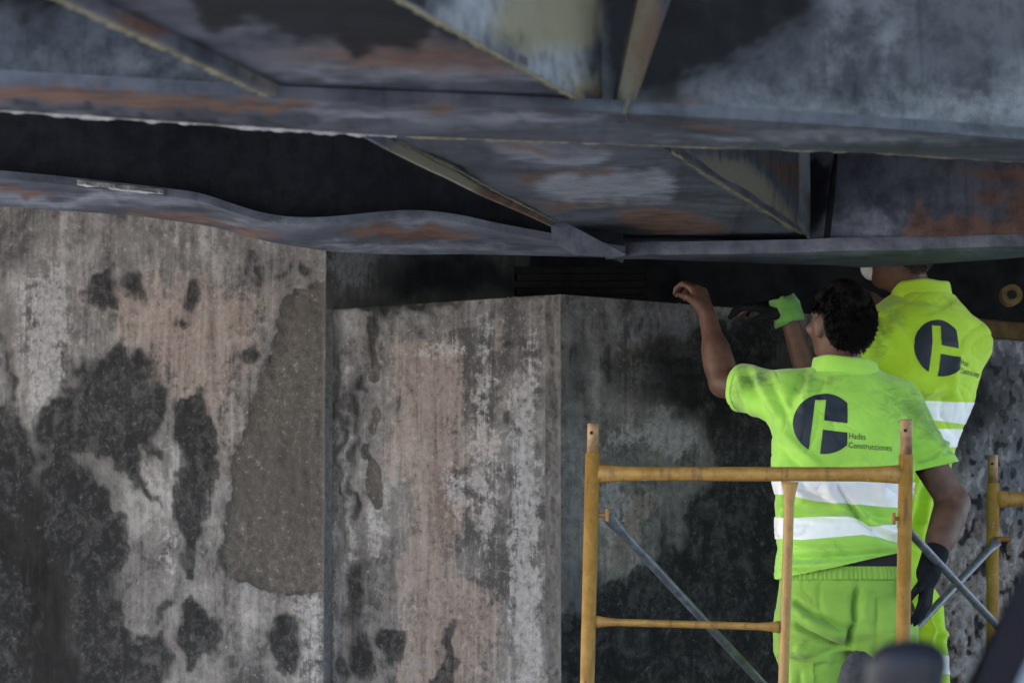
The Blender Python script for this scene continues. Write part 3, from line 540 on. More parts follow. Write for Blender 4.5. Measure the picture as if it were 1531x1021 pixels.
# locking pins on the posts
for (x, y, s) in ((908, 770, 1), (1336, 775, -1)):
    V, F = tube([at(x - 18 * s, y, YS - .0), at(x, y, YS - .01)], [.006, .006], 10); V2, F2 = tube([at(x, y - 9, YS - .012), at(x, y + 9, YS - .012)], [.0055, .0055], 10); V, F = join((V, F), (V2, F2)); mk('lock_pin', V, F, Mpin, sf)
YR = 9.25
sr = thing('scaffolding', at(1485, 900, YR) * np.array([1, 1, 0]), 'farther scaffold frame at the right edge against the pitted blue wall', 'scaffold', 'scaffold frames')
tT, tB = at(1484.5, 680, YR), at(1484, 960, YR); post(sr, tT, at(1484.5, 722, YR), down(tT, tB), .0205, .0165)
t2, b2 = at(1905, 690, YR + .0), at(1904, 960, YR); post(sr, t2, at(1905, 730, YR), down(t2, b2), .0205, .0165)
bar('top_bar', sr, at(1490, 746, YR), at(1900, 752, YR), .0225, 1.3, .06); bar('lower_bar', sr, down(tT, tB, .3), down(t2, b2, .3), .0205, 1.2, .05)
V, F = tube([at(1488, 806, YR - .02), at(1512, 806, YR - .03)], [.009, .008], 10); mk('lock_pin', V, F, Mpin, sr)
def brace(a, b, label, r=.0125):
    a = np.asarray(a, float); b = np.asarray(b, float); L = np.linalg.norm(b - a); st = [0, .025 / L, .055 / L, .10 / L, .5, 1 - .1 / L, 1 - .055 / L, 1 - .025 / L, 1]
    V, F = tube([a + (b - a) * t for t in st], [r] * 9, 16, [(1.35, .25), (1.35, .25), (1.2, .5), (1, 1), (1, 1), (1, 1), (1.2, .5), (1.35, .25), (1.35, .25)])
    o = thing('diagonal_brace', (a if a[2] < b[2] else b), label, 'brace', 'diagonal scaffold braces'); mk('tube', V, F, Mgalv, o, True)
    for p in (a, b):
        V, F = tube([p + np.array([0, -.012, 0]), p + np.array([0, .012, 0])], [.008, .008], 10); mk('end_bolt', V, F, Mpin, o)
def ray_ext(p, q, k): return p + (q - p) * k
a = at(908, 772, YS + .03); b = at(1120, 1000, YS + .45); brace(a, ray_ext(a, b, 1.9), 'dull grey brace slanting down from the left scaffold post')
a = at(1346, 780, YS + .03); b = at(1472, 915, 8.75); brace(a, ray_ext(a, b, 1.45), 'dark grey brace slanting down right behind the right scaffold post')
a = at(1492, 808, YR - .03); b = at(1388, 918, 8.75); brace(a, ray_ext(a, b, 1.6), 'shiny grey brace slanting down left from the far scaffold post')
# the boards the men stand on, just below the picture
ZPL = .80; Mpl = plain('scaffold_board', (.26, .19, .12), .85, 0, .35, 25, .002)
for i in range(3):
    v, f = box((1.15, 8.36 + .30 * i, ZPL - .022), (1.75 if i < 2 else 1.5, .285, .04)); bevel(mk('scaffold_board', v, f, Mpl), .004)
    tag(bpy.data.objects[-1] if False else scene.collection.objects[-1], ['worn timber scaffold board nearest the viewer under the workers', 'worn timber scaffold board in the middle under the workers', 'worn timber scaffold board nearest the wall under the workers'][i], 'board', 'scaffold boards')
for i, x in enumerate((.36, 1.9)):
    v, f = box((x, 8.66, ZPL - .066), (.05, .95, .045)); mk('board_bearer', v, f, Mgalv); tag(scene.collection.objects[-1], ['steel bearer under the left ends of the boards', 'steel bearer under the right ends of the boards'][i], 'bearer', 'board bearers')

# rusty steel flat and a yellow-brown reel on the ledge behind the far worker
Mrst = plain('rusty_flat', (.085, .056, .026), .9, 0, .4, 22, .002, .03, (.11, .055, .03))
for k in range(1):
    a = KC + DC * 1.62 + NC * .012; b = KC + DC * 3.2 + NC * .012; R = np.stack([DC, NC, UP]); v, f = box((a + b) / 2 + UP * .0 + np.array([0, 0, -.005]), (1.58, .02, .06), R); bevel(mk('steel_flat', v, f, Mrst), .003)
    tag(scene.collection.objects[-1], 'brownish rusty steel flat along the ledge right of the far worker', 'steel bar')
    a = KC + DC * 1.45 - NC * .12; b = KC + DC * 3.2 - NC * .12; V, F = tube([a + UP * .045, (a + b) / 2 + UP * .03, b + UP * .02], [.012] * 3, 12); mk('pipe', V, F, Mgalv, None, True); tag(scene.collection.objects[-1], 'thin grey pipe lying along the ledge behind the far worker', 'pipe')
pr_ = at(1511, 442, 9.72); rl = thing('cable_reel', pr_ - UP * .045, 'small round yellow brown reel on the ledge at the right edge', 'reel')
Mreel = plain('reel_yellow', (.16, .10, .03), .7, 0, .4, 40)
V, F = tube([pr_ + np.array([0, -.03, 0]), pr_ + np.array([0, -.022, 0])], [.036, .036], 28); mk('flange', V, F, Mreel, rl)
V, F = tube([pr_ + np.array([0, .022, 0]), pr_ + np.array([0, .03, 0])], [.036, .036], 28); mk('flange', V, F, Mreel, rl)
V, F = tube([pr_ + np.array([0, -.034, 0]), pr_ + np.array([0, .024, 0])], [.016, .016], 20); mk('hub', V, F, Mhole, rl)

# ------------------------------------------------------------------ signed-distance modelling for the workers
class SDF:
    def __init__(s, lo, hi, h):
        s.lo = np.asarray(lo, float); s.h = h; s.n = np.ceil((np.asarray(hi, float) - s.lo) / h).astype(int) + 1
        s.F = np.full(s.n, .08, np.float32); s.ax = [s.lo[k] + h * np.arange(s.n[k]) for k in range(3)]
    def sub(s, lo, hi):
        i0 = np.clip(np.floor((lo - s.lo) / s.h).astype(int), 0, s.n); i1 = np.clip(np.ceil((hi - s.lo) / s.h).astype(int) + 1, 0, s.n)
        sl = tuple(slice(a, b) for a, b in zip(i0, i1)); P = np.stack(np.meshgrid(*[s.ax[k][sl[k]] for k in range(3)], indexing='ij'), -1); return sl, P
    def blend(s, sl, d, k, cut=False):
        A = s.F[sl]
        if d.size == 0: return
        d = d.astype(np.float32)
        if cut: d = -d; A2 = -A; h = np.clip(.5 + .5 * (d * 1 - A2 * 1) / k, 0, 1); s.F[sl] = -(np.minimum(A2, d) - k * .25 * np.maximum(0, 1 - np.abs(A2 - d) / k) ** 2) if False else np.maximum(A, d); return
        s.F[sl] = np.minimum(A, d) - k * .25 * np.maximum(0, 1 - np.abs(A - d) / k) ** 2
    def cap(s, a, b, ra, rb, k=.03):
        a = np.asarray(a, float); b = np.asarray(b, float); m = max(ra, rb) + .09
        sl, P = s.sub(np.minimum(a, b) - m, np.maximum(a, b) + m); e = b - a
        t = np.clip(((P - a) @ e) / (e @ e + 1e-12), 0, 1); d = np.linalg.norm(P - a - t[..., None] * e, axis=-1) - (ra + (rb - ra) * t); s.blend(sl, d, k)
    def ell(s, c, r, R=None, k=.03, cut=False):
        c = np.asarray(c, float); r = np.asarray(r, float); m = r.max() + .08; sl, P = s.sub(c - m, c + m); Q = P - c
        if R is not None: Q = Q @ np.asarray(R, float).T
        k0 = np.linalg.norm(Q / r, axis=-1); k1 = np.linalg.norm(Q / r ** 2, axis=-1) + 1e-9; s.blend(sl, k0 * (k0 - 1) / k1, k, cut)
    def loft(s, sec, yaw=0.0, k=.03, pw=2.3):
        """sec rows: z, cx, cy, a, b ; superellipse rings stacked in z"""
        sec = np.asarray(sorted(sec, key=lambda q: q[0])); lo = np.array([(sec[:, 1] - sec[:, 3:5].max(1)).min(), (sec[:, 2] - sec[:, 3:5].max(1)).min(), sec[0, 0]]) - .09; hi = np.array([(sec[:, 1] + sec[:, 3:5].max(1)).max(), (sec[:, 2] + sec[:, 3:5].max(1)).max(), sec[-1, 0]]) + .09
        sl, P = s.sub(lo, hi); z = np.clip(s.ax[2][sl[2]], sec[0, 0], sec[-1, 0]); I = lambda j: np.interp(z, sec[:, 0], sec[:, j])[None, None]
        x = P[..., 0] - I(1); y = P[..., 1] - I(2); c, n = math.cos(yaw), math.sin(yaw); X, Y = x * c + y * n, -x * n + y * c; A, B = I(3), I(4)
        r = (np.abs(X / A) ** pw + np.abs(Y / B) ** pw) ** (1 / pw); d = (r - 1) * np.minimum(A, B) * np.clip(.62 + .38 * (r < 1.6), 0, 1)
        dz = np.maximum(sec[0, 0] - P[..., 2], P[..., 2] - sec[-1, 0]); s.blend(sl, np.maximum(d, dz), k)
    def mesh(s):
        F = s.F; n = s.n; ins = F < 0; off = [(a, b, c) for a in (0, 1) for b in (0, 1) for c in (0, 1)]
        cs = lambda A, o: A[o[0]:n[0] - 1 + o[0], o[1]:n[1] - 1 + o[1], o[2]:n[2] - 1 + o[2]]
        cnt = sum(cs(ins, o).astype(np.int8) for o in off); act = (cnt > 0) & (cnt < 8); idx = np.argwhere(act); vid = np.full(act.shape, -1); vid[act] = np.arange(len(idx))
        acc = np.zeros((len(idx), 3)); num = np.zeros(len(idx)); val = {o: F[idx[:, 0] + o[0], idx[:, 1] + o[1], idx[:, 2] + o[2]].astype(float) for o in off}
        for o in off:
            for k in range(3):
                if o[k] == 0:
                    o2 = tuple(1 if j == k else o[j] for j in range(3)); f0, f1 = val[o], val[o2]; c = (f0 < 0) != (f1 < 0); t = np.where(c, f0 / np.where(c, f0 - f1, 1), 0)
                    p = np.tile(np.array(o, float), (len(idx), 1)); p[:, k] += t; acc[c] += p[c]; num[c] += 1
        V = (idx + acc / num[:, None]) * s.h + s.lo; Fs = []
        for k in range(3):
            j, l = (k + 1) % 3, (k + 2) % 3; sa = [slice(None)] * 3; sb = [slice(None)] * 3; sa[k] = slice(0, n[k] - 1); sb[k] = slice(1, n[k])
            a, b = ins[tuple(sa)], ins[tuple(sb)]; e = np.argwhere(a != b); e = e[(e[:, j] > 0) & (e[:, l] > 0) & (e[:, j] < n[j] - 1) & (e[:, l] < n[l] - 1)]
            def g(dj, dl): q = e.copy(); q[:, j] += dj; q[:, l] += dl; return vid[q[:, 0], q[:, 1], q[:, 2]]
            quad = np.stack([g(-1, -1), g(0, -1), g(0, 0), g(-1, 0)], 1); fl = ins[tuple(sa)][e[:, 0], e[:, 1], e[:, 2]]; quad[~fl] = quad[~fl][:, ::-1]; Fs.append(quad)
        Q = np.concatenate(Fs); Q = Q[(Q >= 0).all(1)]
        return relax(V, Q, 2), Q
def relax(V, Q, it):
    for _ in range(it):
        S = np.zeros_like(V); c = np.zeros(len(V))
        for k in range(4):
            for m in (1, 3): np.add.at(S, Q[:, k], V[Q[:, (k + m) % 4]]); np.add.at(c, Q[:, k], 1)
        V = V * .5 + .5 * S / np.maximum(c, 1)[:, None]
    return V
def normals(V, T):
    N = np.zeros_like(V)
    if T.shape[1] == 4: fn = np.cross(V[T[:, 2]] - V[T[:, 0]], V[T[:, 3]] - V[T[:, 1]])
    else: fn = np.cross(V[T[:, 1]] - V[T[:, 0]], V[T[:, 2]] - V[T[:, 0]])
    for k in range(T.shape[1]): np.add.at(N, T[:, k], fn)
    return N / (np.linalg.norm(N, axis=1, keepdims=True) + 1e-12)
def tri(Q): return np.concatenate([Q[:, [0, 1, 2]], Q[:, [0, 2, 3]]]) if Q.shape[1] == 4 else Q
def clip(V, T, f, extra=None):
    """keep f > 0 of a triangle mesh, cutting triangles along the f = 0 line"""
    f = np.asarray(f, float); f = np.where(np.abs(f) < 1e-9, 1e-9, f); k = f[T] > 0; c = k.sum(1); out = [T[c == 3]]; nv = [V]; nx = [extra] if extra is not None else None; cache = {}; base = len(V); add = []; addx = []; new = []
    def cut(i, j):
        key = (min(i, j), max(i, j))
        if key not in cache:
            i, j = key; t = f[i] / (f[i] - f[j]); add.append(V[i] + t * (V[j] - V[i])); cache[key] = base + len(add) - 1
            if extra is not None: addx.append(extra[i] + t * (extra[j] - extra[i]))
        return cache[key]
    for t_, kk in zip(T[(c == 1) | (c == 2)].tolist(), k[(c == 1) | (c == 2)].tolist()):
        if sum(kk) == 1: i = kk.index(True); a, b, d = t_[i], t_[(i + 1) % 3], t_[(i + 2) % 3]; new.append((a, cut(a, b), cut(a, d)))
        else: i = kk.index(False); a, b, d = t_[i], t_[(i + 1) % 3], t_[(i + 2) % 3]; p, q = cut(a, b), cut(a, d); new += [(p, b, d), (p, d, q)]
    V2 = np.concatenate([V, np.array(add)]) if add else V; T2 = np.concatenate([out[0], np.array(new, int)]) if new else out[0]; X2 = np.concatenate([extra, np.array(addx)]) if (extra is not None and add) else extra
    u, inv = np.unique(T2, return_inverse=True); return V2[u], inv.reshape(T2.shape), (X2[u] if extra is not None else None)
def folds(V, N, lst, side=None):
    """cloth folds: each (x0,y0,x1,y1,width_px,height_m) ridge (or crease when negative) laid on the cloth facing the viewer's side"""
    q = proj(V); d = np.zeros(len(V)); w8 = np.clip(-N[:, 1] * 3 + .3, 0, 1)
    for x0, y0, x1, y1, w, hgt in lst:
        a = np.array([x0, y0]); e = np.array([x1 - x0, y1 - y0]); L = np.linalg.norm(e); t = ((q - a) @ e) / L ** 2; tc = np.clip(t, 0, 1)
        bow = 6 * np.sin(tc * math.pi) ; nrm = np.array([-e[1], e[0]]) / L; dist = (q - a - tc[:, None] * e) @ nrm - bow * (.5 if w < 9 else 1); end = np.linalg.norm(q - a - np.clip(t, 0, 1)[:, None] * e, axis=1)
        hgt = hgt * 2.1; w = w * .85; pr = np.exp(-(dist / w) ** 2) * np.exp(-(np.maximum(0, np.abs(t - .5) - .5) * L / 12) ** 2) * np.clip(np.minimum(tc, 1 - tc) * 5 + .25, 0, 1); d += hgt * pr
    return V + N * (d * w8)[:, None]
def basis(fwd, up=UP):
    f = unit(fwd); r = unit(np.cross(f, up)); return f, r, np.cross(r, f)
def head(S, c, fwd, up=UP):
    f, r, u = basis(fwd, up); R = np.stack([r, f, u])
    S.ell(c + u * .022 - f * .008, (.076, .097, .102), R, .03); S.ell(c + f * .028 - u * .052, (.056, .070, .068), R, .035); S.ell(c + f * .07 - u * .088, (.026, .024, .022), R, .02)
    S.cap(c + f * .088 + u * .012, c + f * .116 - u * .028, .009, .014, .014); S.cap(c + f * .086 + u * .028 - r * .035, c + f * .086 + u * .028 + r * .035, .011, .011, .02)
    S.cap(c + f * .092 - u * .058 - r * .018, c + f * .092 - u * .058 + r * .018, .008, .008, .008)
    for s in (-1, 1):
        S.ell(c + f * .075 - u * .018 + r * s * .045, (.022, .02, .02), R, .02)
        e = c + r * s * .079 - f * .004 - u * .006; er = unit(f * .35 + r * s); Re = np.stack([unit(r * s - f * .4), unit(f + r * s * .4), u]); S.ell(e, (.009, .021, .033), Re, .006); S.ell(e - u * .022 + f * .002, (.008, .011, .012), Re, .006)
    return f, r, u
def hand(S, w, d, n, curl, side=1, sc=1.0, thumb=.6):
    d = unit(d); n = unit(np.asarray(n) - d * np.dot(n, d)); s = np.cross(d, n) * side; offs = (-.032, -.011, .011, .031); ln = (.80, 1.0, 1.06, .95)
    for i, o in enumerate(offs):
        kn = w + d * (.088 - .006 * abs(i - 2)) * sc + s * o * sc; S.cap(w + s * o * .55 * sc + d * .01, kn, .0145 * sc, .0115 * sc, .012); p = kn; a = 0
        for j, sg in enumerate((.043, .027, .021)):
            a += curl[j] * (1 + .08 * (2 - i)); q = p + (d * math.cos(a) + n * math.sin(a)) * sg * ln[i] * sc; S.cap(p, q, (.0098 - .0010 * j) * sc, (.0092 - .0010 * j) * sc, .004); p = q
    p = w + d * .022 * sc + s * .026 * sc; S.cap(w + s * .012 * sc, p, .016 * sc, .015 * sc, .015); q = p + unit(d * .75 + s * .7 + n * .25) * .042 * sc; S.cap(p, q, .0145 * sc, .011 * sc, .01); r2 = q + unit(d * .7 + s * (.5 - thumb) + n * thumb) * .032 * sc; S.cap(q, r2, .0108 * sc, .009 * sc, .005); S.cap(r2, r2 + unit(d * .5 + n * thumb + s * (.2 - thumb)) * .022 * sc, .0092 * sc, .0078 * sc, .005)
def sections(rows, Y):
    """rows: (py, px_left, px_right, half depth, dY)"""
    out = []
    for py, l, r, b, dy in rows:
        c = at((l + r) / 2, py, Y + dy); out.append((c[2], c[0], c[1], (r - l) / 2 / FPX * (Y + dy) * 1.0, b))
    return out

# cloth, skin and hair
def cloth_mat(name, col, col2, dirt=(.05, .07, .04), weave=900, rough=.75, sheen=.3):
    t = NT(name); v = t.obj(); n = t.noise(v, 9, 5, .6); m = t.noise(v, 45, 5, .65, .5); sm = t.noise(t.mapv(v, (20, 20, 32)), 1, 6, .7, 1.2); w = t.n('ShaderNodeTexWave'); t.t.links.new(v, w.inputs[0]); w.inputs['Scale'].default_value = weave / 6; w.inputs['Distortion'].default_value = 1.5
    c = t.mix(t.step(n, .35, .65), col, col2); f = t.math('ADD', t.attr('dirt'), t.math('MULTIPLY', t.math('SUBTRACT', sm, .5), 3.2)); c = t.mix(t.step(f, -.5, 1.4, 0, .62), c, dirt)
    c = t.mix(t.step(m, .6, .8, 0, .12), c, dirt)
    nr = t.bump(t.noise(v, 60, 4, .6), .25, .004); nr = t.bump(w.outputs[1], .08, .0008, nr); t.b.inputs['Sheen Weight'].default_value = sheen; t.b.inputs['Sheen Roughness'].default_value = .5
    return t.done(c, rough, nr, 0, .25)
Mshirt = cloth_mat('hi_vis_green_shirt', (.34, .66, .085), (.40, .74, .105), (.045, .085, .035)); Mshirt2 = cloth_mat('hi_vis_yellow_shirt', (.47, .75, .035), (.53, .82, .045), (.07, .10, .02))
Mpant = cloth_mat('hi_vis_green_trousers', (.255, .46, .06), (.30, .52, .075), (.05, .09, .04)); Mpant2 = cloth_mat('hi_vis_yellow_trousers', (.46, .72, .02), (.52, .8, .03)); Munder = cloth_mat('black_undershirt', (.018, .018, .022), (.028, .028, .033))
Mtape = plain('silver_reflective_tape', (.94, .95, .96), .4, 0, .03, 60, 0, .5); Mnavy = plain('navy_print', (.018, .026, .042), .6, 0, .15, 40, 0, .3)
def skin_mat():
    t = NT('sooty_skin'); v = t.obj(); n = t.noise(v, 14, 5, .6); g = t.noise(v, 160, 4, .6); c = t.mix(t.step(n, .3, .7), (.092, .044, .029), (.15, .074, .05)); c = t.mix(t.step(t.noise(v, 16, 6, .7), .45, .72, 0, .75), c, (.06, .035, .026))
    t.b.inputs['Subsurface Weight'].default_value = .08; t.b.inputs['Subsurface Radius'].default_value = (.01, .004, .002); t.b.inputs['Subsurface Scale'].default_value = .3
    return t.done(c, .55, t.bump(g, .25, .0012), 0, .4)
Mskin = skin_mat(); Mhair = plain('black_hair', (.006, .005, .0048), .7, 0, .4, 200, 0, .12); Mhair2 = plain('brown_cropped_hair', (.035, .022, .016), .7, 0, .4, 200); Mglove = plain('dark_work_glove', (.011, .012, .015), .8, 0, .5, 120, .002, .12); Mboot = plain('dark_boot', (.02, .018, .016), .6, 0, .3, 50); Mmask = plain('white_mask', (.72, .72, .70), .8, 0, .08, 60)
Meye = plain('eye_white', (.25, .24, .23), .3)
def strands(name, c, f, r, u, rad, test, n, ln, m, parent, seed=1):
    g = np.random.default_rng(seed); V = []; F = []
    while len(F) < n:
        q = unit(g.normal(size=3)); p = c + r * q[0] * rad[0] + f * q[1] * rad[1] + u * q[2] * rad[2]
        if not test(q): continue
        nn = unit(r * q[0] / rad[0] + f * q[1] / rad[1] + u * q[2] / rad[2]); tg = unit(np.cross(nn, g.normal(size=3)) * .35 - u * .8 - f * .15 + nn * .25); s = unit(np.cross(nn, tg)) * .0011; L = ln * (.5 + g.random()); b = len(V)
        V += [p - s - nn * .003, p + s - nn * .003, p + tg * L * .55 + nn * .003 + s * .6, p + tg * L]; F += [(b, b + 1, b + 2, b + 3)]
    return V, F
def print_on(name, polys, bvh, centre, xdir, ydir, n, m, parent, off=.0016, sub=3):
    """flat print: 2-D shapes (metres) laid onto the cloth by dropping them along -n"""
    bm = bmesh.new(); 
    for P in polys:
        bm.faces.new([bm.verts.new((x, y, 0)) for x, y in P])
    bmesh.ops.triangulate(bm, faces=bm.faces[:])
    for _ in range(sub):
        le = [e for e in bm.edges if e.calc_length() > .008]
        if not le: break
        bmesh.ops.subdivide_edges(bm, edges=le, cuts=1); bmesh.ops.triangulate(bm, faces=[f for f in bm.faces if len(f.verts) > 3])
    V = []; ok = []
    for v in bm.verts:
        o = centre + xdir * v.co.x + ydir * v.co.y + n * .4; h = bvh.ray_cast(Vector(o), Vector(-n)); ok.append(h[0] is not None)
        V.append(np.array(h[0]) + np.array(h[1]) * (off if np.dot(h[1], n) > 0 else -off) if h[0] is not None else centre)
    bm.verts.index_update(); F = [tuple(v.index for v in f.verts) for f in bm.faces if all(ok[v.index] for v in f.verts)]; bm.free()
    return mk(name, V, F, m, parent, True)
def logo_polys(R=.0905, cut=.73):
    """a disc cut off straight at its right, split by a slanted stem and a short crossbar"""
    xc = cut * R; circ = lambda a: (R * math.cos(a), R * math.sin(a)); xl = lambda y: -.31 * R + (y - .78 * R) * .115; xr = lambda y: .04 * R + (y - .78 * R) * .10
    outer = [circ(a) for a in np.linspace(math.atan2(-.866, -.5), -2 * math.pi + math.acos(cut), 60)]      # clockwise from the stem's foot over the top to the cut
    P1 = outer + [(xc, .02 * R), (xr(.09 * R), .09 * R), (xr(.78 * R), .78 * R), (xl(.78 * R), .78 * R)]
    P2 = [(xc, -.29 * R)] + [circ(a) for a in np.linspace(-math.acos(cut), math.atan2(-.99, -.13), 20)] + [(xr(-.21 * R), -.21 * R)]
    return [P1, P2[::-1]]
def text_polys(body, size):
    c = bpy.data.curves.new('lettering_tmp', 'FONT'); c.body = body; c.size = size; c.space_line = 1.06; c.resolution_u = 3; c.fill_mode = 'FRONT'; o = bpy.data.objects.new('lettering_tmp', c); scene.collection.objects.link(o); dg = bpy.context.evaluated_depsgraph_get(); me = o.evaluated_get(dg).to_mesh()
    P = [[(me.vertices[i].co.x * .80, me.vertices[i].co.y) for i in p.vertices] for p in me.polygons]; o.evaluated_get(dg).to_mesh_clear(); bpy.data.objects.remove(o); bpy.data.curves.remove(c); return P
def collar(name, c, ax, ay, tilt, h, m, parent, yaw=0.0, dip=0.0):
    n = 72; V = []; prof = [(-.004, -.012), (-.005, h * .55), (-.002, h), (.001, h + .0015), (.004, h * .85), (.008, h * .3), (.012, -.006), (.009, -.010)]
    for i in range(n):
        th = 2 * math.pi * i / n; x, y = math.cos(th), math.sin(th); X = x * math.cos(yaw) - y * math.sin(yaw)
        for o, z in prof:
            px_, py_ = x * (ax + o), y * (ay + o); wx, wy = px_ * math.cos(yaw) - py_ * math.sin(yaw), px_ * math.sin(yaw) + py_ * math.cos(yaw)
            V.append(c + np.array([wx, wy, z + tilt[0] * wx + tilt[1] * wy + .002 * math.sin(5 * th)]))
    k = len(prof); F = [(i * k + j, ((i + 1) % n) * k + j, ((i + 1) % n) * k + (j + 1) % k, i * k + (j + 1) % k) for i in range(n) for j in range(k)]
    V = np.array(V); return mk(name, V, F, m, parent, True, dict(dirt=-np.ones(len(V))))
def garment(S, fold, extra_noise=.0025, freq=9, seed=1):
    V, Q = S.mesh(); N = normals(V, Q); V = folds(V, N, fold); cr = np.abs(vnoise(V * np.array([9, 9, 15]) + 3 * vnoise(V * 4, seed + 4)[:, None], seed + 20)); cr2 = np.abs(vnoise(V * np.array([17, 17, 24]) + 2 * vnoise(V * 6, seed + 5)[:, None], seed + 30))
    V = V + N * (extra_noise * fbm(V * freq, seed, 3) - .0042 * np.exp(-cr / .10) - .0018 * np.exp(-cr2 / .10))[:, None]; return V, tri(Q)

# ------------------------------------------------------------------ the nearer worker
Y1 = 8.5
w1 = thing('person', np.array([at(1258, 900, Y1)[0], Y1, ZPL]), 'nearer worker in green hi-vis polo seen from behind, left arm raised to the ledge', 'person', 'construction workers')
Ls, Le, Lw = at(1178, 596, 8.50), at(1082, 572, 8.71), at(1056, 466, 8.80); Rs, Re, Rw = at(1340, 612, 8.50), at(1426, 752, 8.53), at(1388, 856, 8.42)
HC1 = at(1256, 486, 8.47); nb = at(1262, 566, 8.50)
B = SDF((.45, 8.05, .82), (1.52, 9.1, 2.85), .0055)
fw1 = np.array([-.48, .86, .14]); f1, r1, u1 = head(B, HC1, fw1)
B.cap(nb, HC1 - u1 * .04, .058, .054, .03); B.cap(nb, nb - UP * .08, .062, .10, .04)
tor1 = sections([(575, 1195, 1325, .075, 0), (610, 1170, 1348, .095, 0), (700, 1168, 1352, .11, 0), (820, 1176, 1346, .10, 0), (880, 1174, 1348, .105, 0), (930, 1176, 1348, .10, 0)], Y1)
B.loft(tor1, 0, .03)
for a, b, ra, rb in ((Ls, Le, .050, .043), (Le, Lw, .043, .027), (Rs, Re, .054, .046), (Re, Rw, .046, .030)): B.cap(a, b, ra, rb, .02)
B.cap(Le * .75 + Lw * .25, Le * .55 + Lw * .45, .045, .040, .03); B.cap(Re * .8 + Rw * .2, Re * .5 + Rw * .5, .047, .040, .03)
hL, kL, aL = at(1216, 960, Y1), at(1205, 1140, 8.46), at(1208, 1312, 8.52); hR, kR, aR = at(1316, 960, Y1), at(1324, 1140, 8.46), at(1330, 1312, 8.52)
for h_, k_, a_ in ((hL, kL, aL), (hR, kR, aR)): B.cap(h_, k_, .070, .052, .02); B.cap(k_, a_, .052, .036, .02); B.cap(a_, a_ + np.array([0, .13, -.03]), .036, .028, .02)
hand(B, Lw, (-.07, .06, .2), (-.55, .5, -.2), (.8, 1.0, .7), 1, 1.0, .8)
hand(B, Rw, (-.035, -.03, -.25), (-.8, .3, -.1), (.35, .5, .4), -1, 1.0, .5)
V, Q = B.mesh(); body1 = mk('body', V, Q, Mskin, w1, True)
# shirt
S = SDF((.55, 8.15, 1.65), (1.5, 9.0, 2.55), .0048)
S.loft(sections([(556, 1214, 1312, .075, .0), (572, 1182, 1342, .10, 0), (592, 1160, 1358, .125, 0), (640, 1153, 1364, .142, -.01), (700, 1154, 1364, .145, -.01), (760, 1158, 1361, .138, 0), (820, 1162, 1358, .134, 0), (850, 1160, 1359, .138, -.005), (890, 1160, 1360, .15, -.012)], Y1), 0, .03, 2.5)
lh = Ls + (Le - Ls) * .70; rh = Rs + (Re - Rs) * .62
S.cap(at(1225, 578, 8.5), Ls, .062, .075, .03); S.cap(Ls, lh + (lh - Ls) * .25, .075, .071, .05); S.cap(at(1295, 584, 8.5), Rs, .062, .078, .03); S.cap(Rs, rh + (rh - Rs) * .3, .078, .080, .05)
f1l = [(1104, 560, 1140, 640, 7, .007), (1118, 556, 1152, 632, 6, -.006), (1130, 556, 1165, 625, 7, .006), (1150, 562, 1185, 640, 7, -.005), (1165, 640, 1230, 700, 8, .006), (1160, 660, 1215, 720, 7, -.006), (1158, 690, 1200, 735, 8, .005),
  (1190, 722, 1235, 745, 6, -.009), (1250, 722, 1290, 775, 5, -.009), (1235, 725, 1275, 765, 9, .006), (1275, 752, 1345, 800, 9, .010), (1262, 752, 1335, 806, 6, -.011), (1185, 742, 1290, 768, 12, .007), (1170, 765, 1340, 775, 7, -.008), (1175, 815, 1340, 818, 9, .007), (1170, 835, 1330, 825, 6, -.007), (1165, 848, 1310, 836, 8, .007),
  (1300, 790, 1345, 815, 5, -.008), (1205, 560, 1180, 610, 8, -.006), (1215, 562, 1200, 620, 8, .006), (1235, 562, 1225, 600, 6, -.005), (1360, 600, 1375, 700, 7, -.006), (1372, 690, 1440, 645, 7, .006), (1366, 700, 1425, 665, 6, -.006), (1385, 640, 1430, 700, 9, .006), (1340, 640, 1320, 760, 12, .005), (1168, 700, 1180, 850, 7, .006), (1280, 680, 1345, 720, 12, .004), (1190, 690, 1290, 712, 9, -.004)]
V, T = garment(S, f1l, .0035, 10, 3); q = proj(V)
ring = vnoise(np.c_[q[:, 1] / 13, q[:, 0] / 70, V[:, 1] * 8], 4) * np.clip((q[:, 1] - 690) / 60, 0, 1) * np.clip((1235 - q[:, 0]) / 60, 0, 1) * (q[:, 0] < 1260); N = normals(V, T); V = V + N * (.007 * ring)[:, None]; q = proj(V)
hem = np.interp(q[:, 0], [1150, 1170, 1230, 1345, 1400], [866, 864, 851, 826, 824]); V, T, _ = clip(V, T, hem - q[:, 1])
V, T, _ = clip(V, T, .1 + 0 * V[:, 0] - np.maximum(0, .1 - ((lh - V) @ unit(Le - Ls))) - np.where(V[:, 0] < Ls[0], 0, -1) * 1.0 if False else np.where(((V - Ls) @ unit(Le - Ls) > -.02) & (V[:, 0] < Ls[0] + .02), (lh - V) @ unit(Le - Ls), .05))
V, T, _ = clip(V, T, np.where((V[:, 0] > Rs[0] - .0) & ((V - Rs) @ unit(Re - Rs) > 0) & (np.linalg.norm((V - Rs) - ((V - Rs) @ unit(Re - Rs))[:, None] * unit(Re - Rs), axis=1) < .105) & (V[:, 0] > at(1362, 700, Y1)[0]), (rh - V) @ unit(np.array([.22, 0, -.97])), .05))
nk = at(1262, 552, 8.49); V, T, _ = clip(V, T, np.where(V[:, 2] > nk[2] - .06, np.hypot((V[:, 0] - nk[0]) / .072, (V[:, 1] - nk[1]) / .062) - 1, 1))
dirt = lambda V, sh, soft=26: field(V, sh, soft, -1, 5)
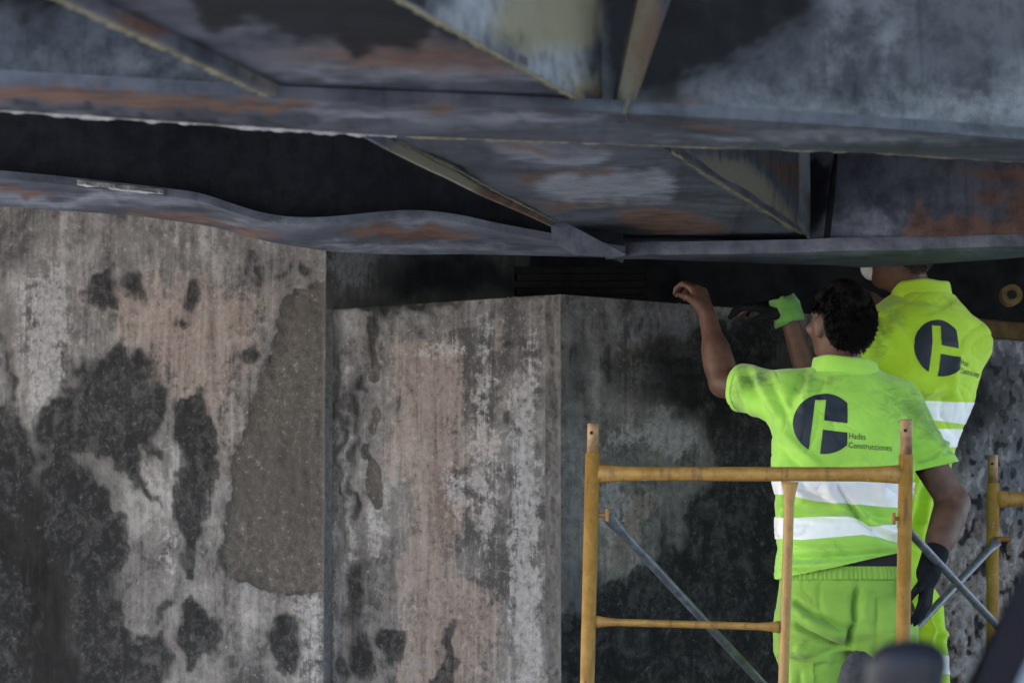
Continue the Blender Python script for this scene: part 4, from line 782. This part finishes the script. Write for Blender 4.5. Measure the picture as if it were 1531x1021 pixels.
d1 = [('p', [(1098, 560), (1150, 552), (1160, 580), (1110, 585)]), ('p', [(1190, 560), (1220, 560), (1240, 580), (1190, 590)]), ('e', 1240, 572, 25, 10), ('p', [(1320, 575), (1390, 600), (1440, 680), (1425, 690), (1370, 640), (1350, 620)]), ('e', 1325, 600, 8, 22), ('e', 1342, 620, 8, 14, .4), ('e', 1232, 826, 8, 8), ('e', 1248, 818, 8, 5), ('e', 1225, 838, 10, 4), ('e', 1255, 832, 7, 3), ('e', 1100, 590, 8, 24)]
shirt1 = mk('shirt', V, T, Mshirt, w1, True, dict(dirt=dirt(V, d1, 16))); tag(shirt1, 'green hi-vis polo shirt smudged with soot')
bv1 = BVHTree.FromPolygons(V.tolist(), T.tolist()); Ns = normals(V, T)
def band(V, T, f1, f2, parent, m=Mtape):
    q = proj(V); N = normals(V, T); V2, T2, N2 = clip(V, T, f1(q), N); q = proj(V2); V2, T2, N2 = clip(V2, T2, f2(q), N2); return mk('reflective_band', V2 + N2 * .0022, T2, m, parent, True)
torso_only = ((V[T].mean(1)[:, 0] > at(1150, 700, Y1)[0]) & (V[T].mean(1)[:, 0] < at(1366, 700, Y1)[0])); Tt = T[torso_only]
band(V, Tt, lambda q: q[:, 1] - np.interp(q[:, 0], [1150, 1350], [717, 721]), lambda q: np.interp(q[:, 0], [1150, 1180, 1220, 1345], [738, 740, 750, 759]) - q[:, 1], shirt1)
band(V, Tt, lambda q: q[:, 1] - np.interp(q[:, 0], [1150, 1180, 1268, 1300, 1350], [772, 775, 770, 786, 784]), lambda q: np.interp(q[:, 0], [1150, 1165, 1200, 1290, 1350], [806, 805, 807, 799, 812]) - q[:, 1], shirt1)
def hem_band(V, T, f, lo, hi, m, parent, sel=None, off=.0022):
    if sel is not None: T = T[sel[T].all(1)]
    N = normals(V, T); V2, T2, N2 = clip(V, T, f - lo, np.c_[N, f]); V2, T2, N2 = clip(V2, T2, hi - N2[:, 3], N2); o = mk('hem', V2 + N2[:, :3] * off, T2, m, parent, True, dict(dirt=-np.ones(len(V2))))
hem_f = np.interp(proj(V)[:, 0], [1150, 1170, 1230, 1345, 1400], [866, 864, 851, 826, 824]) - proj(V)[:, 1]
hem_band(V, T, hem_f, -.5, 9, Mshirt, shirt1, (proj(V)[:, 0] > 1150) & (proj(V)[:, 0] < 1366) & (proj(V)[:, 1] > 780)); fl_ = (lh - V) @ unit(Le - Ls); hem_band(V, T, fl_, -.002, .022, Mshirt, shirt1, (V[:, 0] < Ls[0] + .01) & (proj(V)[:, 1] < 660))
fr_ = (rh - V) @ unit(np.array([.22, 0, -.97])); hem_band(V, T, fr_, -.002, .022, Mshirt, shirt1, (V[:, 0] > at(1366, 700, Y1)[0]) & (proj(V)[:, 1] < 740))
collar('collar', at(1264, 560, 8.49), .094, .075, (-.10, -.10), .040, Mshirt, shirt1)
nb1 = unit(np.array([0, -1, .09])); X1 = unit(np.array([1, 0, -.035])); Yv = np.cross(nb1, X1) * -1; Yv = unit(np.cross(X1, nb1)) ; Yv = Yv if Yv[2] > 0 else -Yv
LOGO = logo_polys(); print_on('logo_print', LOGO, bv1, at(1233, 633, 8.36), X1, Yv, nb1, Mnavy, shirt1)
print_on('lettering_print', text_polys('Hades\nConstrucciones', .0252), bv1, at(1268, 656.5, 8.36), unit(X1 + np.array([0, 0, -.03])), Yv, nb1, Mnavy, shirt1, .0016, 1)
# trousers
S = SDF((.6, 8.15, .80), (1.4, 8.85, 1.88), .0065)
S.loft(sections([(846, 1170, 1352, .118, 0), (866, 1166, 1356, .128, -.005), (905, 1160, 1362, .145, -.015), (945, 1157, 1366, .148, -.02), (975, 1158, 1366, .125, 0)], Y1), 0, .03, 2.4)
for s_, h_, k_, a_ in ((-1, hL, kL, aL), (1, hR, kR, aR)): S.cap(h_, k_, .104, .084, .03); S.cap(k_, a_ + UP * .02, .084, .075, .02); S.ell(h_ + np.array([-.0 * s_, -.055, .05]), (.085, .085, .10), None, .05)
f1p = [(1283, 872, 1278, 930, 5, -.016), (1278, 930, 1271, 976, 5, -.022), (1186, 895, 1240, 930, 5, -.011), (1240, 928, 1272, 940, 6, -.008), (1186, 930, 1262, 974, 5, -.013), (1190, 912, 1262, 952, 9, .008), (1200, 985, 1270, 965, 8, -.008), (1185, 965, 1250, 985, 10, .008), (1190, 1000, 1240, 990, 7, -.006), (1228, 870, 1226, 912, 4, -.003), (1310, 900, 1316, 1000, 5, -.003), (1228, 915, 1246, 932, 5, -.006), (1290, 985, 1330, 960, 8, .006), (1170, 900, 1168, 1000, 9, .006), (1300, 880, 1296, 930, 8, .004), (1195, 1005, 1200, 1040, 5, -.008)]
V, T = garment(S, f1p, .003, 9, 8); q = proj(V); N = normals(V, T); pl_ = np.sin(q[:, 0] * 1.15 + 2 * np.sin(q[:, 0] * .21)); V = V + N * (.0022 * pl_ * np.clip((872 - q[:, 1]) / 8, 0, 1))[:, None]
V = V + N * (.004 * np.clip((866 - q[:, 1]) / 3, 0, 1))[:, None]
V, T, _ = clip(V, T, proj(V)[:, 1] - np.interp(proj(V)[:, 0], [1160, 1250, 1300, 1360], [850, 849, 851, 848]))
tr1 = mk('trousers', V, T, Mpant, w1, True, dict(dirt=dirt(V, [('e', 1200, 968, 8, 6), ('e', 1190, 985, 14, 8)], 14))); bvp = BVHTree.FromPolygons(V.tolist(), T.tolist())
wb_ = sections([(847, 1169, 1353, .119, 0), (866, 1165, 1357, .129, -.005)], Y1); nth = 720; V = []; rowsz = np.linspace(0, 1, 9)
for i_ in range(nth):
    th = 2 * math.pi * i_ / nth; ct, st_ = math.cos(th), math.sin(th)
    for z_ in rowsz:
        a5 = [wb_[1][q_] * z_ + wb_[0][q_] * (1 - z_) for q_ in range(5)] if wb_[0][0] > wb_[1][0] else [wb_[0][q_] * z_ + wb_[1][q_] * (1 - z_) for q_ in range(5)]
        k_ = .0075 + .0024 * math.sin(th * 85 + 1.5 * math.sin(th * 13)) * (.4 + .6 * math.sin(math.pi * z_)) + .002 * math.sin(math.pi * z_)
        ra = (abs(ct) ** 2.4 + abs(st_) ** 2.4) ** (-1 / 2.4); V.append((a5[1] + ct * ra * (a5[3] + k_), a5[2] + st_ * ra * (a5[4] + k_), a5[0]))
F = [(i_ * 9 + k_, ((i_ + 1) % nth) * 9 + k_, ((i_ + 1) % nth) * 9 + k_ + 1, i_ * 9 + k_ + 1) for i_ in range(nth) for k_ in range(8)]
mk('waistband', V, F, Mpant, tr1, True)
nz = np.array([0, -1., 0]); rect = lambda w, h: [(-w, -h), (w, -h), (w, h), (-w, h)]
print_on('back_pocket', [rect(.036, .048)], bvp, at(1334, 918, 8.3), np.array([1, 0, 0]), UP, nz, Mpant, tr1, .004); print_on('belt_loop', [rect(.0055, .026)], bvp, at(1292, 856, 8.3), np.array([1., 0, 0]), UP, nz, Mpant, tr1, .005); print_on('cargo_pocket', [rect(.03, .055)], bvp, at(1206, 1018, 8.3), np.array([1, 0, 0]), UP, nz, Mpant, tr1, .005)
for o in tr1.children: a_ = o.data.attributes.new('dirt', 'FLOAT', 'POINT'); a_.data.foreach_set('value', [-1.0] * len(o.data.vertices))
# dark undershirt showing between shirt and waistband
S = SDF((.7, 8.2, 1.68), (1.35, 8.8, 1.95), .006); S.loft(sections([(800, 1176, 1346, .112, 0), (850, 1172, 1350, .122, 0), (880, 1172, 1350, .12, 0)], Y1), 0, .02); V, Q = S.mesh(); mk('undershirt', V, Q, Munder, w1, True, dict(dirt=-np.ones(len(V))))
# glove on the right hand, hair, eyes, boots
S = SDF(Rw - .2, Rw + .2, .005); hand(S, Rw, (-.035, -.03, -.25), (-.8, .3, -.1), (.35, .5, .4), -1, 1.14, .5); S.cap(Rw, Rw + unit(Re - Rw) * .07, .036, .040, .02); V, Q = S.mesh(); mk('glove', V, Q, Mglove, w1, True)
def hairdo(HC, f, r, u, m, parent, thick, ln, nst, seed, nape=-.45):
    S = SDF(HC - .2, HC + .2, .006); R = np.stack([r, f, u]); S.ell(HC + u * .024 - f * .010, (.078 + thick, .098 + thick, .104 + thick), R, .02); V, Q = S.mesh(); N = normals(V, Q); V = V + N * (.004 * fbm(V * 45, seed, 3))[:, None]; T = tri(Q); L = (V - HC) @ np.stack([r, f, u], 1)
    lim = np.where(L[:, 1] > .0, .045 + .35 * L[:, 1] * 0 , nape * .1 - .02 + .0 * L[:, 1]); lim = np.interp(L[:, 1], [-.12, -.045, -.028, .03, .05, .12], [-.088, -.070, .03, .03, .055, .06]); V, T, _ = clip(V, T, L[:, 2] - lim + .004 * fbm(V * 80, 3))
    Vs, Fs = strands('h', HC + u * .024 - f * .010, f, r, u, (.078 + thick, .098 + thick, .104 + thick), lambda q: q[2] * .11 + .024 > np.interp(q[1] * .11, [-.12, -.045, -.028, .03, .05, .12], [-.082, -.062, .04, .04, .06, .06]), nst, ln, m, parent, seed)
    V2, F2 = join((V, [tuple(t) for t in T]), (np.array(Vs), Fs)); return mk('hair', V2, F2, m, parent, True)
hairdo(HC1, f1, r1, u1, Mhair, w1, .012, .017, 4500, 5)
def sphere(c, r, n=12):
    V = [c + r * np.array([math.sin(a) * math.cos(b), math.sin(a) * math.sin(b), math.cos(a)]) for a in np.linspace(.001, math.pi - .001, n) for b in np.linspace(0, 2 * math.pi, n)]; return np.array(V), grid_faces(n, n)
def eyes(HC, f, r, u, parent):
    for s in (-1, 1): V, F = sphere(HC + f * .083 + r * s * .032 + u * .006, .0115); mk('eye', V, F, Meye, parent, True)
eyes(HC1, f1, r1, u1, w1)
def boot(a_, parent):
    S = SDF(a_ - .25, a_ + .28, .008); b = np.array([a_[0], a_[1], ZPL]); S.cap(b + np.array([0, .0, .16]), b + np.array([0, 0, .05]), .052, .05, .02); S.ell(b + np.array([0, .09, .045]), (.05, .13, .044), None, .03); V, Q = S.mesh(); V[:, 2] = np.maximum(V[:, 2], ZPL + .001); mk('boot', V, Q, Mboot, parent, True)
boot(aL, w1); boot(aR, w1)

# ------------------------------------------------------------------ the farther worker
Y2 = 9.12; YAW = math.radians(38)
w2 = thing('person', np.array([at(1365, 900, Y2)[0], Y2, ZPL]), 'farther worker in yellow hi-vis polo with head hidden behind the girder flange', 'person', 'construction workers')
HC2 = at(1348, 380, 9.10); nb2 = at(1372, 448, 9.12); Ls2, Le2, Lw2 = at(1312, 500, 9.02), at(1216, 592, 8.98), at(1178, 470, 8.97); Rs2, Re2, Rw2 = at(1452, 512, 9.17), at(1440, 610, 9.32), at(1400, 500, 9.40)
Re2 = at(1425, 560, 9.40); Rw2 = at(1330, 470, 9.42)
B = SDF((.55, 8.6, .82), (1.85, 9.65, 2.98), .0065)
fw2 = np.array([-.80, .55, .10]); f2, r2, u2 = head(B, HC2, fw2)
B.cap(nb2, HC2 - u2 * .04, .060, .056, .03); B.cap(nb2, nb2 - UP * .09, .06, .1, .04)
B.loft(sections([(470, 1325, 1440, .09, 0), (520, 1312, 1458, .11, 0), (600, 1325, 1432, .10, 0), (700, 1318, 1400, .09, 0), (830, 1290, 1360, .085, 0), (930, 1300, 1380, .09, 0)], Y2), YAW, .03)
for a, b, ra, rb in ((Ls2, Le2, .050, .042), (Le2, Lw2, .042, .028), (Rs2, Re2, .05, .042), (Re2, Rw2, .042, .028)): B.cap(a, b, ra, rb, .02)
h2 = [(at(1312, 915, Y2), at(1322, 1090, 9.08), at(1326, 1275, 9.12)), (at(1364, 915, Y2 - .02), at(1388, 1090, 9.05), at(1394, 1275, 9.1))]
for h_, k_, a_ in h2: B.cap(h_, k_, .072, .052, .03); B.cap(k_, a_, .053, .036, .02); B.cap(a_, a_ + np.array([-.06, .11, -.03]), .036, .028, .02)
hd2 = ((-.17, .06, .06), (-.1, .3, -.8), (.3, .5, .4)); hand(B, Lw2, *hd2, 1, 1.0, .6); hand(B, Rw2, (-.12, .02, .1), (0, .5, -.8), (.3, .5, .4), -1, 1.0, .6)
V, Q = B.mesh(); mk('body', V, Q, Mskin, w2, True)
S = SDF((.9, 8.7, 1.65), (1.85, 9.7, 2.80), .006)
def sec2(rows): 
    out = []
    for py, l, r, a, b in rows: c = at((l + r) / 2, py, Y2); out.append((c[2], c[0], c[1], a, b))
    return out
S.loft(sec2([(440, 1338, 1424, .10, .085), (456, 1314, 1440, .145, .11), (480, 1303, 1455, .185, .135), (520, 1298, 1466, .205, .15), (560, 1302, 1461, .20, .148), (600, 1312, 1445, .178, .135), (630, 1316, 1432, .158, .125), (660, 1316, 1424, .140, .115), (720, 1302, 1410, .128, .112), (780, 1284, 1390, .122, .11), (850, 1270, 1372, .12, .11)]), YAW, .03, 2.4)
lh2 = Ls2 + (Le2 - Ls2) * .6; S.cap(at(1350, 475, 9.08), Ls2, .06, .078, .04); S.cap(Ls2, lh2 + (lh2 - Ls2) * .3, .078, .078, .05); rh2 = Rs2 + (Re2 - Rs2) * .7; S.cap(Rs2, rh2, .07, .07, .05)
f2l = [(1310, 470, 1345, 520, 8, -.006), (1325, 465, 1355, 505, 7, .005), (1370, 590, 1430, 560, 12, .005), (1345, 580, 1420, 600, 10, -.006), (1440, 520, 1425, 600, 10, .005), (1350, 560, 1400, 590, 12, .006), (1375, 700, 1352, 800, 8, .012), (1388, 720, 1364, 820, 7, -.010), (1398, 710, 1378, 790, 8, .010), (1330, 440, 1420, 452, 7, -.004)]
V, T = garment(S, f2l, .004, 9, 13)
V, T, _ = clip(V, T, np.interp(proj(V)[:, 0], [1300, 1420], [836, 822]) - proj(V)[:, 1]); V, T, _ = clip(V, T, np.where(((V - Ls2) @ unit(Le2 - Ls2) > 0) & (V[:, 0] < Ls2[0]), (lh2 - V) @ unit(Le2 - Ls2), .05))
nk = at(1378, 436, 9.12); V, T, _ = clip(V, T, np.where(V[:, 2] > nk[2] - .05, np.hypot((V[:, 0] - nk[0]) / .078, (V[:, 1] - nk[1]) / .068) - 1, 1))
shirt2 = mk('shirt', V, T, Mshirt2, w2, True, dict(dirt=dirt(V, [('p', [(1300, 470), (1345, 455), (1355, 480), (1325, 510), (1305, 505)]), ('e', 1420, 455, 20, 6), ('e', 1310, 510, 12, 30)], 16))); tag(shirt2, 'yellow hi-vis polo shirt')
bv2 = BVHTree.FromPolygons(V.tolist(), T.tolist())
band(V, T[(V[T].mean(1)[:, 0] > at(1318, 600, Y2)[0])], lambda q: q[:, 1] - np.interp(q[:, 0], [1380, 1440], [599, 601]), lambda q: np.interp(q[:, 0], [1380, 1440], [626, 634]) - q[:, 1], shirt2)
band(V, T[(V[T].mean(1)[:, 0] > at(1318, 600, Y2)[0])], lambda q: q[:, 1] - 641, lambda q: 668 - q[:, 1], shirt2)
collar('collar', at(1378, 446, 9.12), .098, .080, (.02, -.06), .046, Mshirt2, shirt2, YAW)
n2v = unit(np.array([math.sin(YAW), -math.cos(YAW), .06])); X2 = unit(np.array([math.cos(YAW), math.sin(YAW), -.03])); Y2v = np.cross(n2v, X2); Y2v = Y2v if Y2v[2] > 0 else -Y2v
cen = np.array(at(1402, 521, 8.98)); print_on('logo_print', LOGO, bv2, cen, X2, Y2v, n2v, Mnavy, shirt2)
print_on('lettering_print', text_polys('Hades\nConstrucciones', .0252), bv2, cen + X2 * .068 - Y2v * .05, X2, Y2v, n2v, Mnavy, shirt2, .0016, 1)
S = SDF((1.0, 8.75, .80), (1.65, 9.5, 1.95), .008)
S.loft(sec2([(815, 1284, 1372, .112, .10), (860, 1284, 1376, .118, .11), (920, 1290, 1386, .130, .125), (955, 1292, 1390, .125, .11)]), YAW, .03)
for h_, k_, a_ in h2: S.cap(h_, k_, .10, .082, .03); S.cap(k_, a_ + UP * .02, .082, .075, .02)
V, T = garment(S, [(1385, 880, 1395, 960, 8, .01), (1400, 900, 1410, 980, 8, -.01), (1380, 930, 1420, 950, 7, .008)], .005, 9, 18)
tr2 = mk('trousers', V, T, Mpant2, w2, True, dict(dirt=-np.ones(len(V)))); band(V, T, lambda q: q[:, 1] - 978 - .12 * (q[:, 0] - 1400), lambda q: 1006 + .1 * (q[:, 0] - 1400) - q[:, 1], tr2)
S = SDF(Lw2 - .22, Lw2 + .22, .005); hand(S, Lw2, *hd2, 1, 1.14, .6); V, Q = S.mesh(); gl = mk('glove', V, Q, Mglove, w2, True)
Mcuff = cloth_mat('green_glove_cuff', (.11, .29, .06), (.18, .42, .09), (.02, .03, .02)); dc = unit(Le2 - Lw2); V, F = tube([Lw2 - dc * .055, Lw2 - dc * .03, Lw2 - dc * .005, Lw2 + dc * .02, Lw2 + dc * .03], [.040, .046, .047, .046, .043], 36)
V = V + .008 * np.stack([fbm(V * 40, 2), fbm(V * 40, 5), fbm(V * 40, 7)], 1); mk('cuff', V, F, Mcuff, gl, True, dict(dirt=.0 + .5 * fbm(V * 25, 6)))
hairdo(HC2, f2, r2, u2, Mhair2, w2, .004, .008, 2500, 9); eyes(HC2, f2, r2, u2, w2); boot(h2[0][2], w2); boot(h2[1][2], w2)
S = SDF(HC2 - .25, HC2 + .25, .006); S.ell(HC2 + f2 * .100 - u2 * .045, (.044, .040, .045), np.stack([r2, f2, u2]), .02); V, Q = S.mesh(); T = tri(Q); V, T, _ = clip(V, T, (V - HC2) @ f2 - .066); mk('dust_mask', V, T, Mmask, w2, True)

# ------------------------------------------------------------------ dark tool bag hanging from the scaffold
pb = at(1281, 1030, 8.22); bg = thing('tool_bag', at(1281, 1062, 8.22), 'dark grey rounded tool bag in front of the nearer worker', 'bag')
S = SDF(pb - .2, pb + .2, .006); S.ell(pb + UP * .0, (.052, .05, .105), None, .02); S.ell(pb + np.array([.015, 0, .06]), (.036, .035, .04), None, .03); V, Q = S.mesh(); N = normals(V, Q); V = V + N * (.004 * fbm(V * 30, 4))[:, None]; mk('pouch', V, Q, plain('grey_woven_fabric', (.05, .052, .058), .85, 0, .5, 220, .003), bg, True)
V, F = tube([pb + np.array([.03, -.03, .04]), at(1340, 1015, YS + .03), at(1349, 1005, YS + .03)], [.005, .005, .005], 8); mk('strap', V, F, Mglove, bg)

# ------------------------------------------------------------------ parked van in the right foreground, seen from its near side
VY = math.radians(14); uv = np.array([math.cos(VY), -math.sin(VY), 0]); wv_ = np.array([math.sin(VY), math.cos(VY), 0])
O = at(1449, 1021, 3.9); zO = O[2]; O = np.array([O[0], O[1], 0])
L2 = lambda u, w, z: O + uv * u + wv_ * w + UP * z
van = thing('van', L2(1.1, .95, 0), 'dark parked van at the lower right corner, out of focus in the foreground', 'van')
Mvan = plain('dark_van_paint', (.006, .006, .010), .5, 0, .2, 3, 0, .04); Mblk = plain('black_plastic', (.007, .007, .011), .45, 0, .2, 60, 0, .25); Mrim = plain('wheel_rim', (.35, .35, .36), .3, .8, .1, 20); Mtyre = plain('tyre_rubber', (.02, .02, .02), .85, 0, .2, 60)
Mlamp = plain('headlamp_glass', (.5, .5, .52), .1, 0, .05, 20)
def glass_mat():
    t = NT('tinted_glass'); t.b.inputs['Transmission Weight'].default_value = .35; return t.done((.10, .13, .15), .06, None, 0, .7)
Mglass = glass_mat(); sl67 = .42
prof = [(-1.22, .32), (-1.30, .48), (-1.28, .80), (-1.12, 1.08), (-.75, 1.20), (-.16, 1.30), (0 - (zO - 1.34) * sl67, 1.34), (0, zO), (.17, zO + .41), (.27, 2.12), (.5, 2.20), (1.6, 2.26), (3.05, 2.24), (3.28, 2.12), (3.40, 1.2), (3.42, .5), (3.36, .30)]
cen_ = np.array([1.1, 1.15]); V = []; Wd = 1.86
for w, k in ((.0, .955), (.02, .98), (.07, 1.0), (Wd - .07, 1.0), (Wd - .02, .98), (Wd, .955)):
    for (a, b) in prof:
        a2, b2 = cen_ + (np.array([a, b]) - cen_) * k; tum = .10 * max(0, b - 1.25) / .9; ww = w + (tum if w < .5 else -tum); V.append(L2(a2 if w in (.07, Wd - .07) else a2, ww, b2))
n = len(prof); F = [tuple(range(n)), tuple(5 * n + k for k in range(n))[::-1]] + [(i * n + k, (i + 1) * n + k, (i + 1) * n + (k + 1) % n, i * n + (k + 1) % n) for i in range(5) for k in range(n)]
mk('body', V, F, Mvan, van)
tumb = lambda b: .10 * max(0, b - 1.25) / .9
def side_glass(P, name='side_window'):
    V = [L2(a, tumb(b) - .004, b) for a, b in P] + [L2(a, tumb(b) + .004, b) for a, b in P]; k = len(P); F = [tuple(range(k)), tuple(range(k, 2 * k))[::-1]] + [(i, (i + 1) % k, (i + 1) % k + k, i + k) for i in range(k)]
    return mk(name, V, F, Mglass, van)
xw_ = lambda z: (z - zO) * sl67 + .055
side_glass([(xw_(1.36), 1.36), (1.02, 1.36), (1.02, 2.02), (xw_(2.02) + .02, 2.02)]); side_glass([(1.12, 1.36), (2.1, 1.36), (2.1, 2.02), (1.12, 2.02)])
ws = [L2(-(zO - 1.38) * sl67 - .03, .14, 1.38), L2(-(zO - 1.38) * sl67 - .03, Wd - .14, 1.38), L2(.21, Wd - .2, 2.05), L2(.21, .2, 2.05)]; mk('windscreen', ws, [(0, 1, 2, 3)], Mglass, van)
for u in (-.62, 2.6):
    for w in (.02, Wd - .24):
        wh = []; V, F = tube([L2(u, w, .33), L2(u, w + .22, .33)], [.33, .33], 36); o = mk('wheel', V, F, Mtyre, van); e = -.004 if w < .5 else .224; V, F = tube([L2(u, w + e, .33), L2(u, w + .11, .33)], [.21, .2], 28); mk('rim', V, F, Mrim, o)
for w in (.12, Wd - .42):
    v = [L2(-1.245, w, .86), L2(-1.245, w + .3, .86), L2(-1.17, w + .3, 1.0), L2(-1.17, w, 1.0)]; v = [p - uv * .03 for p in v] + [p + uv * .05 for p in v]; mk('headlight', v, [(0, 1, 2, 3), (7, 6, 5, 4), (0, 4, 5, 1), (1, 5, 6, 2), (2, 6, 7, 3), (3, 7, 4, 0)], Mlamp, van)
v, f = box(L2(.93, -.012, 1.16), (.17, .03, .03), np.stack([uv, wv_, UP])); bevel(mk('door_handle', v, f, Mblk, van), .008)
mc = at(1357, 1022, 3.62); S = SDF(mc - .22, mc + .22, .006); R = np.stack([uv, wv_, UP])

for du, dz_, r_ in ((-.012, .020, .034), (.017, .024, .030), (-.026, -.03, .034), (.020, -.03, .030), (-.03, -.09, .034), (.018, -.09, .032)): S.cap(mc + uv * du - wv_ * .06 + UP * dz_, mc + uv * du + wv_ * .06 + UP * dz_, r_, r_, .02)
S.cap(mc + wv_ * .05 - UP * .09, L2(-.02, .02, 1.45), .03, .03, .02)
V, Q = S.mesh(); mk('side_mirror', V, Q, Mblk, van, True)
